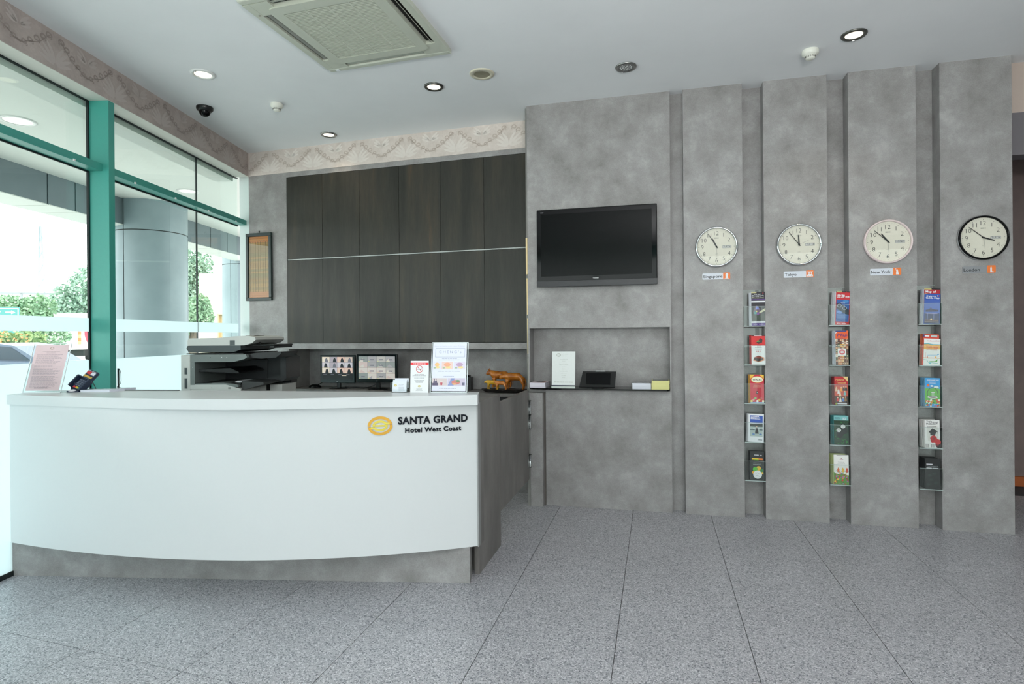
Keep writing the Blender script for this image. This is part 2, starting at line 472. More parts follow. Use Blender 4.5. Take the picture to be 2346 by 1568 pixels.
# ---- back wall
wb = struct('wall_back', BCK, BCK_RZ)
mb = MB(); mb.box(-0.10, 3.2, 0.36, 0.5, 0, ZC, LAM); mb.box(-0.165, 0.0, 0.05, 0.36, 0, ZC, pm(214, 228, 226, 0.7)); mb.obj('masonry', wb)
mb = MB(); mb.box(0.0, 0.475, 0.0, 0.36, 0, 3.149, LAM); mb.obj('wall_panel', wb)
mb = MB(); mb.box(0.475, 3.2, 0.0, 0.36, 3.100, 3.149, LAM); mb.obj('wall_panel', wb)
mb = MB(); mb.box(-0.02, 3.2, -0.004, 0.36, 3.149, ZC, WALLPAPER); wp = mb.obj('wallpaper_band', wb)
mb = damask(MB(), 0.0, 3.12, 3.151, ZC - 0.002, PAPER_LIGHT, PAPER_DARK, y=-0.0045, phase=0.015)
mb.obj('damask_print', wb)['kind'] = 'stuff'
mb = MB(); mb.box(0.475, 3.2, 0.0, 0.36, 1.315, 1.372, LAM); mb.obj('niche_lintel', wb)
mb = MB(); mb.box(0.475, 0.49, 0.001, 0.36, 0.905, 1.315, LAM_SIDE); mb.box(0.49, 3.2, 0.345, 0.36, 0.905, 1.315, LAM); mb.obj('niche_lining', wb)
# ---- cabinet in the back wall
cb = thing('wall_cabinet', 'wide dark veneered wall cabinet of two rows of doors behind the reception counter', 'cabinet', (MK @ Vector((1.77, 0.0, 1.375))).to_tuple(), BCK_RZ)
DU = [0.477, 0.908, 1.337, 1.775, 2.212, 2.653, 3.085]
mb = MB(); mb.box(0.476, 3.1, 0.006, 0.34, 1.375, 3.098, pm(30, 30, 28, 0.7)); mb.M = MK; mb2 = MB(); mb2.M = MK
mb2.box(0.476, 3.1, 0.012, 0.34, 1.375, 3.098, pm(30, 30, 28, 0.7)); mb2.obj('carcass', cb, True)
for i in range(6):
    for z0, z1 in ((1.377, 2.231), (2.247, 3.096)):
        mb = MB(); mb.M = MK; mb.box(DU[i] + 0.0017, DU[i + 1] - 0.0017, -0.004, 0.012, z0, z1, DARKWOOD, 0.001); mb.obj('cabinet_door', cb, True)
mb = MB(); mb.M = MK; mb.box(0.49, 3.085, -0.006, 0.012, 2.2335, 2.2445, pm(168, 174, 172, 0.4)); o = mb.obj('divider_strip', cb, True); o['label'] = 'pale grey strip between the two door rows'
# ---- bench along the back wall
bn = thing('back_bench', 'grey laminate work bench in the recess under the dark cabinet', 'bench', (MK @ Vector((1.77, 0.0, 0))).to_tuple(), BCK_RZ)
mb = MB(); mb.M = MK; mb.box(0.478, 3.1, -0.02, 0.344, 0.875, 0.904, LAM_DARK); mb.obj('worktop', bn, True)
mb = MB(); mb.M = MK; mb.box(0.478, 3.1, 0.0, 0.344, 0.0, 0.835, LAM); mb.obj('front_panel', bn, True)
mb = MB(); mb.M = MK; mb.box(0.478, 3.1, 0.02, 0.344, 0.835, 0.875, BLACK_MT); mb.obj('shadow_gap', bn, True)
# ---- feature wall (tiles-square): broad TV panel, four clock panels
wf = struct('wall_right')
YF = 4.855
def lam_box(x0, x1, y0, y1, z0, z1, name='wall_panel', mat=LAM):
    mb = MB(); mb.box(x0, x1, y0, y1, z0, z1, mat); return mb.obj(name, wf)
mb = MB()   # TV panel with the niche cut out
X0, X1, NZ0, NZ1, NX0, NX1 = -1.062, 0.115, 0.985, 1.497, -1.050, 0.104
mb.box(X0, X1, YF, 5.04, NZ1, ZC, LAM); mb.box(-0.915, X1, YF, 5.04, 0, NZ0, LAM)
mb.box(X0, -0.915, YF + 0.03, 5.04, 0, NZ0, LAM)
mb.box(X0, NX0, YF, 5.04, NZ0, NZ1, LAM); mb.box(NX1, X1, YF, 5.04, NZ0, NZ1, LAM)
mb.obj('wall_panel', wf)
lam_box(NX0, NX1, 5.035, 5.05, NZ0, NZ1, 'niche_back')
for a, b in ((0.217, 0.661), (0.815, 1.262), (1.408, 1.855), (2.007, 2.453)):
    lam_box(a, b, YF, 4.97, 0, ZC)
lam_box(0.115, 0.217, 4.930, 5.02, 0, ZC, 'recess_strip')
for a, b in ((0.661, 0.815), (1.262, 1.408), (1.855, 2.007)):
    lam_box(a, b, 4.972, 5.02, 0, ZC, 'recess_strip')
mb = MB(); mb.box(-1.066, 2.44, 5.05, 5.25, 0, ZC, LAM_SIDE); mb.box(0.12, 2.44, 5.02, 5.05, 0, ZC, LAM_SIDE); mb.obj('masonry', wf)
mb = MB(); mb.box(-1.085, -1.060, YF + 0.045, 5.2, 0, ZC, LAM_SIDE); mb.obj('side_lining', wf)
mb = MB(); mb.ribbon([(-0.300, 0.115), (-0.2985, 0.145), (-0.299, 0.16)], 0.0035, pm(60, 60, 60), 1, YF); mb.obj('scratch_mark', wf)
# corner post with the gate hinges
mb = MB(); mb.box(-1.035, -0.930, 4.79, YF, 0, 0.955, LAM, 0.001); mb.box(-1.062, -1.037, 4.80, YF + 0.03, 0, 0.955, LAM_SIDE); mb.box(-0.930, -0.916, 4.845, YF + 0.03, 0, 0.955, pm(88, 82, 78, 0.6))
cp = mb.obj('trim_1'); cp['kind'] = 'structure'
# ---- right hand passage past the last panel
wr = struct('wall_passage')
mb = MB(); mb.box(2.44, 6.0, 5.0, 5.15, 2.725, 3.033, pm(112, 108, 112, 0.7)); mb.obj('header', wr)
mb = MB(); mb.box(2.44, 6.0, 5.0, 5.15, 3.033, ZC, pm(188, 172, 162, 0.7)); mb.obj('wallpaper_band', wr)
mb = MB(); mb.box(-1.0, 6.0, 6.4, 6.6, 0, ZC, noise_mat('brown_wall', [(0.3, rgb(112, 98, 96)), (0.7, rgb(132, 114, 110))], 3, 4, rough=0.7)); mb.obj('passage_wall', wr)
mb = MB(); mb.box(2.6, 6.0, 6.37, 6.4, 0.0, 0.09, pm(176, 92, 42, 0.5)); o = mb.obj('baseboard', wr); o['label'] = 'orange wooden skirting'
mb = MB(); mb.box(5.9, 6.0, -3.6, 6.4, 0, ZC, pm(170, 168, 166, 0.7)); o = mb.obj('wall_far_right'); o['kind'] = 'structure'
# ---- bulkhead over the window
bh = struct('wall_left', WIN, WIN_RZ)
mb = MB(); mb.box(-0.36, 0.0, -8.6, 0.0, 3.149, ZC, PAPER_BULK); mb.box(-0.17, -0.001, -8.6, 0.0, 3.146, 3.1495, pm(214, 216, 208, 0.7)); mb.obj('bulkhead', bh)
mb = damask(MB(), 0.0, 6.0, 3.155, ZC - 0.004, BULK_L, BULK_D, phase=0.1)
mb.map = None
vs = [Vector((-p.y, p.x, p.z)) for p in mb.v]
mb.v = [Vector((0.0012 + (-p.y) * 0.6, p.x - 6.0, p.z)) for p in mb.v]
mb.obj('damask_print', bh)['kind'] = 'stuff'
# ---- window on the left: transom, mullions, panes, frosted film
w1 = struct('window_1', WIN, WIN_RZ)
GX = -0.150
MUL = [-2.02, -5.02, -8.0]
def pane(y0, y1, z0, z1):
    mb = MB(); mb.box(GX - 0.012, GX, y0, y1, z0, z1, GLASS); return mb.obj('glass_pane', w1)
segs = [(-0.697, 0.05), (-2.0, -0.697), (-5.0, -2.02), (-7.98, -5.02)]
for y0, y1 in segs:
    pane(y0 + 0.002, y1 - 0.002, 0.03, 2.64); pane(y0 + 0.002, y1 - 0.002, 2.70, 3.149)
    for z0, z1 in ((0.03, 1.286), (1.490, 1.587)):
        mb = MB(); mb.box(GX + 0.001, GX + 0.0025, y0 + 0.003, y1 - 0.003, z0, z1, FROST); mb.obj('frosted_film', w1)
for k in MUL:
    mb = MB(); mb.box(GX + 0.005, -0.003, k - 0.035 + 0.03, k + 0.055, 0, 3.149, GREEN_FR, 0.002); mb.obj('mullion', w1)
    mb = MB(); mb.box(GX - 0.01, GX + 0.006, k - 0.018, k - 0.004, 0, 3.149, GASKET); mb.box(GX - 0.01, GX + 0.004, k - 0.004, k + 0.02, 0, 3.149, GREEN_FR); mb.obj('glazing_gasket', w1)
for a, b in ((-8.0, -5.02), (-4.965, -2.02), (-1.966, 0.049)):
    mb = MB(); mb.box(GX + 0.006, -0.05, a, b, 2.640, 2.692, GREEN_FR, 0.002); mb.obj('transom', w1)
    mb = MB(); mb.box(GX - 0.006, GX + 0.004, a, b, 2.629, 2.640, GASKET); mb.box(GX - 0.016, GX + 0.004, a, b, 2.640, 2.70, GREEN_FR); mb.obj('glazing_gasket', w1)
    n = 5 if b - a > 2.5 else 4
    for i in range(n):
        yy = a + (b - a) * (i + 0.55) / n
        mb = MB(); mb.box(-0.05, -0.042, yy - 0.008, yy + 0.008, 2.634, 2.648, WHITE_PL, 0.001); mb.obj('transom_clip', w1)
mb = MB(); mb.box(GX - 0.014, GX + 0.003, -0.6982, -0.6965, 0.03, 3.149, GASKET); mb.obj('butt_joint', w1)
mb = MB(); mb.box(GX - 0.02, GX + 0.006, -8, 0.05, 3.142, 3.149, GASKET); mb.box(GX - 0.02, GX + 0.01, -8, 0.05, 0.0, 0.03, GASKET); mb.obj('channel', w1)
mb = MB(); mb.box(-0.36, GX - 0.02, -8.6, 0.0, 3.10, 3.149, SOFFIT); mb.obj('outer_head', w1)
# ---- shop front behind the camera
w2 = struct('window_2')
mb = MB(); mb.box(-5.0, 6.0, -3.62, -3.5, 3.12, ZC, GREEN_FR); mb.obj('head_frame', w2)
for k in range(6):
    x = -3.0 + k * 1.7
    mb = MB(); mb.box(x - 0.03, x + 0.03, -3.6, -3.48, 0, 3.12, GREEN_FR); mb.obj('mullion', w2)
    mb = MB(); mb.box(x + 0.031, x + 1.669, -3.56, -3.55, 0.02, 3.12, GLASS); mb.obj('glass_pane', w2)

# ================================================================== OUTDOORS
mb = MB(); mb.box(-120, 120, -60, 140, -0.35, -0.12, GROUND); o = mb.obj('forecourt'); o['kind'] = 'structure'
mb = MB(); mb.M = MW; mb.box(-2.43, GX - 0.02, -9, 14, 3.30, 3.42, SOFFIT); o = mb.obj('outdoor_soffit'); o['kind'] = 'structure'
fa = struct('outdoor_fascia', WIN, WIN_RZ)
ys = [-9.0, -6.6, -4.6, -2.6, -0.61, 0.245, 0.64, 2.6, 3.52, 4.05, 6.2, 9, 12]
for i in range(len(ys) - 1):
    mb = MB(); mb.box(-2.85, -2.43, ys[i] + 0.008, ys[i + 1] - 0.008, 2.955, 3.62, FASCIA); mb.obj('cladding_panel', fa)
    mb = MB(); mb.box(-2.86, -2.42, ys[i] + 0.006, ys[i + 1] - 0.006, 2.944, 2.954, SOFFIT); mb.obj('underside_panel', fa)
mb = MB(); mb.box(-2.83, -2.45, -9, 12, 2.956, 3.6, GASKET); mb.obj('joint_backing', fa)
def column(label, c, r, z1):
    t = thing('round_column', label, 'column', (c[0], c[1], -0.12), 0.3, 'round clad columns outside')
    for k in range(3):
        a = k * 2 * PI / 3 + 0.26
        for z0, z2 in ((0, 3.0), (3.012, z1 + 0.12)):
            mb = MB(); mb.lathe([(r, z0), (r, z2)], CLAD, 22, a0=a + 0.012, a1=a + 2 * PI / 3 - 0.012); mb.obj('cladding_panel', t)
    mb = MB(); mb.lathe([(r - 0.012, 0), (r - 0.012, z1 + 0.12)], GASKET, 48); mb.obj('core', t)
    return t
column('large round blue grey column seen through the glass right of the green mullion', (-6.87, 6.71), 0.453, 3.30)
c2 = MW @ Vector((-2.62, 5.55, 0))
column('narrower looking pale column beyond, at the right end of the window', (c2.x - 0.25, c2.y - 0.09), 0.40, 3.28)
# recessed lights of the outdoor soffit
for x, y, lb in ((-5.26, 3.80, 'large round recessed light in the outdoor soffit, upper left pane'), (-5.75, 6.18, 'round recessed light in the outdoor soffit above the column')):
    t = thing('soffit_light', lb, 'ceiling light', (x, y, 3.30))
    mb = MB(); mb.lathe([(0.13, -0.001), (0.128, -0.008), (0.105, -0.008), (0.103, 0.0)], WHITE_PL, 32); mb.obj('trim_ring', t)
    mb = MB(); mb.lathe([(0.0, -0.003), (0.103, -0.003)], emis('soffit_lamp', (1, 0.97, 0.9, 1), 0.9), 32, smooth=False); mb.obj('diffuser', t)

def foliage(mb, cx, cy, cz, rx, ry, rz, n, leaf, mat, seed):
    rnd = random.Random(seed)
    blobs = [(rnd.uniform(-0.55, 0.55), rnd.uniform(-0.55, 0.55), rnd.uniform(-0.6, 0.6), rnd.uniform(0.35, 0.55)) for _ in range(12)]
    for _ in range(n):
        b = rnd.choice(blobs)
        d = Vector((rnd.gauss(0, 1), rnd.gauss(0, 1), rnd.gauss(0, 1))).normalized() * b[3] * rnd.uniform(0.7, 1.05)
        p = Vector((cx + (b[0] + d.x) * rx, cy + (b[1] + d.y) * ry, cz + (b[2] + d.z) * rz))
        a = Vector((rnd.gauss(0, 1), rnd.gauss(0, 1), rnd.gauss(0, 1))).normalized() * leaf
        c = a.cross(Vector((rnd.gauss(0, 1), rnd.gauss(0, 1), rnd.gauss(0, 1)))).normalized() * leaf * 0.6
        mb.add([p - a, p + c, p + a, p - c], [(0, 1, 2, 3)], mat)
def tree(name, label, x, y, zc, rx, rz, n, leaf, mat, seed, group='trees seen through the window'):
    t = thing(name, label, 'tree', (x, y, -0.12), 0, group)
    mb = MB(); h = zc + 0.12
    mb.tube([(0, 0, 0), (0.1, 0, h * 0.5), (0, 0.1, h)], [0.2, 0.16, 0.08], BARK); mb.tube([(0.05, 0, h * 0.5), (rx * 0.4, 0, h * 1.1)], [0.09, 0.04], BARK)
    mb.tube([(0.05, 0, h * 0.45), (-rx * 0.4, 0.2, h * 1.1)], [0.09, 0.04], BARK); mb.obj('trunk', t)
    mb = MB(); foliage(mb, 0, 0, h, rx, rx, rz, n, leaf, mat, seed); o = mb.obj('foliage', t); o['kind'] = 'stuff'
    return t
tree('bushy_tree', 'low bushy tree behind the highway sign at the left window', -29.6, 21.5, 2.25, 1.75, 1.4, 6500, 0.10, LEAF, 1)
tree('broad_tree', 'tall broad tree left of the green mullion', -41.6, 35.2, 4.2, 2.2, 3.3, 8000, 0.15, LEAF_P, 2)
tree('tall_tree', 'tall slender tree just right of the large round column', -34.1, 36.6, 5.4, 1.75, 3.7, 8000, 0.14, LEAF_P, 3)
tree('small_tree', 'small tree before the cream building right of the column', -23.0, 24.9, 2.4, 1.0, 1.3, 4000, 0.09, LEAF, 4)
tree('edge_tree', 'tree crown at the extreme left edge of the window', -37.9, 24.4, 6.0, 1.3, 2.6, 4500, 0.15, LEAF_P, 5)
# hedge with orange blossom
hd = thing('flowering_hedge', 'clipped green hedge with orange blossom outside the left pane', 'hedge', (-20.0, 14.5, -0.12), 0.35)
mb = MB()
rnd = random.Random(11)
for _ in range(3400):
    p = Vector((rnd.uniform(-2.6, 0.55), rnd.uniform(-0.5, 0.5), rnd.uniform(0.2, 1.75) + 0.1 * math.sin(_)))
    a = Vector((rnd.gauss(0, 1), rnd.gauss(0, 1), rnd.gauss(0, 1))).normalized() * 0.09
    c = a.cross(Vector((rnd.gauss(0, 1), rnd.gauss(0, 1), rnd.gauss(0, 1)))).normalized() * 0.05
    mb.add([p - a, p + c, p + a, p - c], [(0, 1, 2, 3)], LEAF_H)
mb.obj('foliage', hd)['kind'] = 'stuff'
mb = MB()
for _ in range(190):
    p = Vector((rnd.uniform(-2.6, 0.55), -0.55 + rnd.uniform(-0.05, 0.1), rnd.uniform(0.8, 1.8)))
    mb.box(p.x - 0.02, p.x + 0.02, p.y - 0.02, p.y + 0.02, p.z - 0.02, p.z + 0.02, pm(226, 160, 110, 0.6))
mb.obj('blossom', hd)['kind'] = 'stuff'
mb = MB(); mb.box(-2.5, 0.45, -0.4, 0.4, 0, 1.6, pm(90, 120, 80, 0.9)); mb.obj('branches', hd)
# road sign
sg = thing('road_sign', 'green direction sign with white lettering and arrow at the left edge', 'sign', (-23.05, 15.8, -0.12), 0.72)
mb = MB(); mb.box(-1.6, 0.72, -0.02, 0.02, 1.5, 2.72, pm(92, 160, 158, 0.5), 0.01); mb.obj('sign_panel', sg)
mb = MB(); mb.rect(-1.56, 0.69, 1.54, 2.68, WHITE_P, 1, -0.021); mb.rect(-1.53, 0.66, 1.57, 2.65, pm(92, 160, 158, 0.5), 3, -0.021)
mb.text('Highway', -0.52, 2.46, 0.15, WHITE_P, 6, -0.021, width=0.72, bold=0.02); mb.ribbon([(0.32, 2.53), (0.54, 2.53)], 0.05, WHITE_P, 6, -0.021)
mb.poly([(0.48, 2.60), (0.48, 2.46), (0.60, 2.53)], WHITE_P, 7, -0.021); mb.obj('sign_lettering', sg)
mb = MB(); mb.tube([(-1.2, 0.06, 0), (-1.2, 0.06, 2.7)], 0.05, STEEL); mb.obj('post', sg)
mb = MB(); mb.tube([(0.5, 0.06, 0), (0.5, 0.06, 2.7)], 0.05, STEEL); mb.obj('post', sg)
# truck
tk = thing('box_truck', 'white box truck with a red ring on its side beyond the glass', 'truck', (-34.6, 27.4, -0.12), 0.36)
TW = pm(240, 240, 242, 0.4)
mb = MB(); mb.box(-1.15, 1.15, 0, 6.0, 0.9, 3.1, TW, 0.03); mb.obj('cargo_box', tk)
mb = MB(); mb.box(-1.05, 1.05, 6.1, 8.0, 0.5, 2.5, TW, 0.15); mb.box(-1.0, 1.0, 0.3, 7.8, 0.5, 0.85, BLACK_MT); mb.obj('cab', tk)
for x in (-0.95, 0.95):
    for y in (1.2, 2.0, 7.0):
        mb = MB(); mb.lathe([(0.0, -0.14), (0.4, -0.14), (0.44, -0.08), (0.44, 0.08), (0.4, 0.14), (0.0, 0.14)], BLACK_MT, 20, (x, y, 0.44), 'x'); mb.obj('wheel', tk)
mb = MB()
for x in (-1.05, 0.86):
    for k in range(8):
        mb.rect(x, x + 0.2, 1.2 + k * 0.2, 1.4 + k * 0.2, pm(240, 130, 80) if k % 2 else pm(246, 220, 130), 2, -0.001)
mb.rect(-0.85, -0.5, 2.1, 2.2, pm(230, 90, 100), 2, -0.001); mb.rect(0.5, 0.85, 2.1, 2.2, pm(230, 90, 100), 2, -0.001)
mb.rect(-0.01, 0.01, 0.95, 3.05, pm(190, 196, 200), 2, -0.001); mb.obj('rear_markings', tk)
mb = MB()
pts = [(1.16, 1.75 + 1.6 * math.cos(2 * PI * i / 40), 1.95 + 1.1 * math.sin(2 * PI * i / 40)) for i in range(41)]
pin = [(1.16, 1.75 + 1.05 * math.cos(2 * PI * i / 40), 1.95 + 0.72 * math.sin(2 * PI * i / 40)) for i in range(41)]
mb.add(pts + pin, [(i, i + 1, 42 + i, 41 + i) for i in range(40)], pm(236, 70, 92, 0.5)); mb.obj('red_ring', tk)
# parked car
cr = thing('parked_car', 'silver blue saloon car parked outside the left pane', 'car', (-16.9, 12.32, -0.12), 0.243)
CARC = pm(92, 108, 126, 0.25)
mb = MB(); body = [(-2.2, 0.3), (2.2, 0.3), (2.25, 0.7), (1.9, 0.88), (1.1, 0.95), (-1.3, 1.02), (-2.1, 0.98), (-2.25, 0.7)]
mb.prism(body, -0.85, 0.85, CARC, 'y'); mb.obj('body', cr)
mb = MB(); mb.prism([(-1.7, 1.0), (1.05, 0.95), (0.35, 1.38), (-0.2, 1.46), (-0.9, 1.44)], -0.72, 0.72, CARC, 'y'); mb.obj('cabin', cr)
mb = MB()
mb.prism([(-1.35, 1.03), (-0.5, 1.02), (-0.5, 1.38), (-0.85, 1.38)], -0.735, -0.725, pm(40, 60, 72, 0.1), 'y'); mb.prism([(-0.42, 1.02), (0.78, 0.99), (0.28, 1.34), (-0.2, 1.39), (-0.42, 1.39)], -0.735, -0.725, pm(40, 60, 72, 0.1), 'y'); mb.obj('side_windows', cr)
for x in (-1.4, 1.4):
    mb = MB(); mb.lathe([(0.0, -0.1), (0.2, -0.1), (0.31, -0.1), (0.33, 0.1), (0.0, 0.1)], BLACK_MT, 22, (x, -0.78, 0.33), 'y'); mb.obj('wheel', cr)
# overpass, crane, cream building
ov = thing('overpass', 'pale concrete overpass with parapet rails in the far distance', 'bridge', (-50, 37, -0.12), 0.62)
OVC = pm(158, 166, 168, 0.8)
mb = MB(); mb.box(-14, 22, -2, 2, 3.4, 4.4, OVC); mb.obj('deck', ov)
mb = MB(); mb.box(-14, 22, -2.05, -1.95, 5.1, 5.25, OVC)
for k in range(18): mb.box(-14 + k * 2, -13.85 + k * 2, -2.05, -1.95, 4.4, 5.2, OVC)
mb.obj('parapet_rail', ov)
mb = MB(); mb.box(-6, -5, -1, 1, 0, 3.4, OVC); mb.obj('pier', ov)
mb = MB(); mb.box(6, 7, -1, 1, 0, 3.4, OVC); mb.obj('pier', ov)
crn = thing('tower_crane', 'faint lattice crane on the horizon through the left pane', 'crane', (-88, 66, -0.12), 0)
CRC = pm(176, 190, 196, 0.7)
mb = MB(); mb.tube([(0, 0, 0), (0.6, 0, 18)], 0.13, CRC, 4); mb.tube([(2.4, 0, 0), (0.8, 0, 18)], 0.13, CRC, 4)
for k in range(8): mb.tube([(0.1 + k * 0.06, 0, 1 + k * 2), (2.2 - k * 0.18, 0, 2.6 + k * 2)], 0.08, CRC, 4)
mb.obj('mast', crn)
mb = MB(); mb.tube([(2.5, 0, 8), (5.5, 0, 3)], 0.2, CRC, 4); mb.tube([(0.7, 0, 17.5), (4.8, 0, 7.2)], 0.08, CRC, 4); mb.obj('jib', crn)
bd = thing('cream_building', 'cream rendered building with a doorway beyond the column', 'building', (-26.0, 31.6, -0.12), 0.35)
CRM = pm(236, 226, 206, 0.8)
mb = MB(); mb.box(-2.1, -0.95, 0, 4, 0, 5.6, CRM); mb.box(-0.35, 5, 0, 4, 0, 5.6, CRM); mb.box(-0.95, -0.35, 0, 4, 3.0, 5.6, CRM); mb.obj('wall', bd)
mb = MB(); mb.box(-0.95, -0.35, 0.3, 0.4, 0, 3.0, pm(214, 196, 156, 0.6)); mb.obj('door', bd)
mb = MB(); mb.box(-0.99, -0.93, -0.03, 0.3, 0, 3.04, pm(220, 196, 150, 0.6)); mb.box(-0.37, -0.31, -0.03, 0.3, 0, 3.04, pm(220, 196, 150, 0.6)); mb.box(-0.99, -0.31, -0.03, 0.3, 3.0, 3.06, pm(220, 196, 150, 0.6)); mb.obj('door_frame', bd)

# ================================================================== CEILING FITTINGS
ac = thing('air_conditioner', 'aged cream four way ceiling cassette air conditioner with louvred grille', 'air conditioner', (-1.835, 3.315, ZC), math.radians(-2.6))
def rsq(h, r, z, n=5):
    out = []
    for q, (sx, sy) in enumerate(((1, 1), (-1, 1), (-1, -1), (1, -1))):
        for i in range(n + 1):
            a = q * PI / 2 + i * PI / 2 / n
            out.append((sx * (h - r) + r * math.cos(a), sy * (h - r) + r * math.sin(a)))
    return out
def ring_prism(mb, outer, inner, z0, z1, mat):
    n = len(outer)
    vs = [(p[0], p[1], z) for z in (z0, z1) for p in outer] + [(p[0], p[1], z) for z in (z0, z1) for p in inner]
    fs = []
    for i in range(n):
        j = (i + 1) % n
        fs += [(i, j, n + j, n + i), (2 * n + j, 2 * n + i, 3 * n + i, 3 * n + j), (i, 2 * n + i, 2 * n + j, j), (n + i, n + j, 3 * n + j, 3 * n + i)]
    mb.add(vs, fs, mat)
H2 = 0.472
# outer panel as four strips round the slots
mb = MB()
SL0, SL1 = 0.365, 0.425        # slot band
mb.box(-H2, H2, SL1, H2, -0.030, 0, AC_WHITE, 0.008); mb.box(-H2, H2, -H2, -SL1, -0.030, 0, AC_WHITE, 0.008)
mb.box(SL1, H2, -SL1, SL1, -0.030, 0, AC_WHITE); mb.box(-H2, -SL1, -SL1, SL1, -0.030, 0, AC_WHITE)
for sx in (-1, 1):
    for sy in (-1, 1):
        mb.box(sx * 0.30, sx * SL1, sy * 0.30, sy * SL1, -0.029, 0, AC_WHITE)
mb.obj('outer_panel', ac)
mb = MB()
for s in (-1, 1):
    mb.box(-0.31, 0.31, s * SL0, s * SL1, -0.006, 0, DARKSLOT); mb.box(s * SL0, s * SL1, -0.31, 0.31, -0.006, 0, DARKSLOT)
mb.obj('air_slots', ac)
for k in range(4):
    mb = MB(); mb.M = Matrix.Rotation(k * PI / 2, 4, 'Z') @ Matrix.Translation((0.398, 0, -0.018)) @ Matrix.Rotation(0.25 if k != 0 else 0.9, 4, 'Y')
    mb.box(-0.012, 0.012, -0.292, 0.292, -0.002, 0.002, pm(176, 180, 168, 0.5) if k != 2 else pm(150, 152, 144, 0.5), 0.001); mb.obj('louvre', ac)
mb = MB(); ring_prism(mb, rsq(0.362, 0.05, 0), rsq(0.292, 0.008, 0), -0.036, -0.004, AC_WHITE); mb.obj('grille_frame', ac)
mb = MB()
for k in range(42):
    y = -0.288 + k * 0.576 / 41
    mb.box(-0.293, 0.293, y - 0.0033, y + 0.0033, -0.034, -0.018, AC_WHITE)
for x in (-0.145, 0.0, 0.145): mb.box(x - 0.004, x + 0.004, -0.292, 0.292, -0.0335, -0.02, AC_WHITE)
mb.obj('grille_slats', ac)['kind'] = 'stuff'
mb = MB(); mb.box(-0.295, 0.295, -0.295, 0.295, -0.012, -0.006, pm(62, 60, 54, 0.8)); mb.obj('filter', ac)
mb = MB(); mb.box(-0.42, -0.39, 0.44, 0.46, -0.032, -0.029, pm(240, 244, 248)); mb.obj('sticker', ac)
mb = MB(); mb.box(-0.445, -0.436, -0.32, -0.311, -0.033, -0.029, CHROME); mb.obj('screw', ac)

def downlight(label, x, y, r, lit, rim, group='recessed downlights'):
    t = thing('downlight', label, 'downlight', (x, y, ZC), random.uniform(0, 6), group)
    mb = MB(); mb.lathe([(r, 0.0), (r, -0.006), (r * 0.92, -0.012), (r * 0.72, -0.010), (r * 0.66, -0.002)], rim, 36); mb.obj('rim', t)
    mb = MB(); mb.lathe([(0.0, -0.005), (r * 0.67, -0.005)], LAMP_E if lit else pm(120, 122, 122, 0.3), 28, smooth=False); mb.obj('lens', t)
    mb = MB()
    for i, (a, q) in enumerate([(0, 0)] + [(k * PI / 3, 0.28) for k in range(6)] + [(k * PI / 6, 0.52) for k in range(12)]):
        mb.lathe([(0.0, -0.0085), (r * 0.075, -0.007), (r * 0.085, -0.005)], LAMP_E if lit else pm(190, 192, 190, 0.15), 8, (r * q * math.cos(a), r * q * math.sin(a), 0)); 
    o = mb.obj('led_array', t)
    mb = MB(); mb.box(r * 0.78, r * 0.93, -0.008, 0.008, -0.016, -0.010, CHROME, 0.002); mb.obj('spring_clip', t)
    if lit:
        l = bpy.data.lights.new('downlight_glow', 'SPOT'); l.energy = 14; l.color = (1, 0.84, 0.62); l.spot_size = 2.0; l.spot_blend = 0.8; l.shadow_soft_size = 0.05
        lo = bpy.data.objects.new('downlight_glow', l); COL.objects.link(lo); lo.location = (x, y, ZC - 0.03)
    return t
DARKRIM = pm(96, 96, 92, 0.3, 0.8)
downlight('lit downlight with white rim left of the air conditioner', -3.245, 3.637, 0.085, True, WHITE_PL)
downlight('lit downlight with small steel rim nearest the beige wallpaper', -3.058, 5.036, 0.076, True, STEEL)
downlight('lit downlight with grey rim between air conditioner and round speaker', -1.678, 4.283, 0.076, True, DARKRIM)
downlight('unlit downlight above the television', -0.202, 4.33, 0.077, False, STEEL)
downlight('lit downlight with dark rim at the upper right near the smoke detector', 1.27, 4.245, 0.078, True, DARKRIM)
sp = thing('ceiling_speaker', 'round cream ceiling speaker right of the lit downlight', 'speaker', (-1.25, 4.168, ZC))
mb = MB(); mb.lathe([(0.094, 0), (0.094, -0.004), (0.088, -0.009), (0.062, -0.010), (0.06, -0.006)], pm(205, 200, 180, 0.4), 40); mb.obj('rim', sp)
mb = MB(); mb.lathe([(0.0, -0.010), (0.02, -0.008), (0.06, -0.006)], pm(190, 184, 160, 0.3, 0.6), 40); mb.obj('grille', sp)
for a in (0.6, 2.7, 4.8):
    mb = MB(); mb.lathe([(0, -0.012), (0.003, -0.011), (0.004, -0.009)], STEEL, 8, (0.078 * math.cos(a), 0.078 * math.sin(a), 0)); mb.obj('screw', sp)
def smoke(label, x, y, k):
    t = thing('smoke_detector', label, 'smoke detector', (x, y, ZC), 0.3, 'smoke detectors')
    SM = pm(232, 232, 222, 0.4)
    mb = MB(); mb.lathe([(0.052 * k, 0), (0.054 * k, -0.004), (0.054 * k, -0.026), (0.045 * k, -0.034)], SM, 32); mb.obj('base', t)
    mb = MB(); mb.lathe([(0.045 * k, -0.034), (0.034 * k, -0.040), (0.031 * k, -0.056), (0.022 * k, -0.062), (0.0, -0.063)], SM, 32); mb.obj('sensor_head', t)
    mb = MB()
    for i in range(18):
        a = i * PI / 9; mb.M = Matrix.Rotation(a, 4, 'Z')
        mb.box(0.0315 * k, 0.035 * k, -0.0025, 0.0025, -0.053, -0.041, pm(110, 110, 104))
    mb.obj('vents', t)
smoke('white smoke detector left, near the black dome camera', -3.073, 4.264, 0.92)
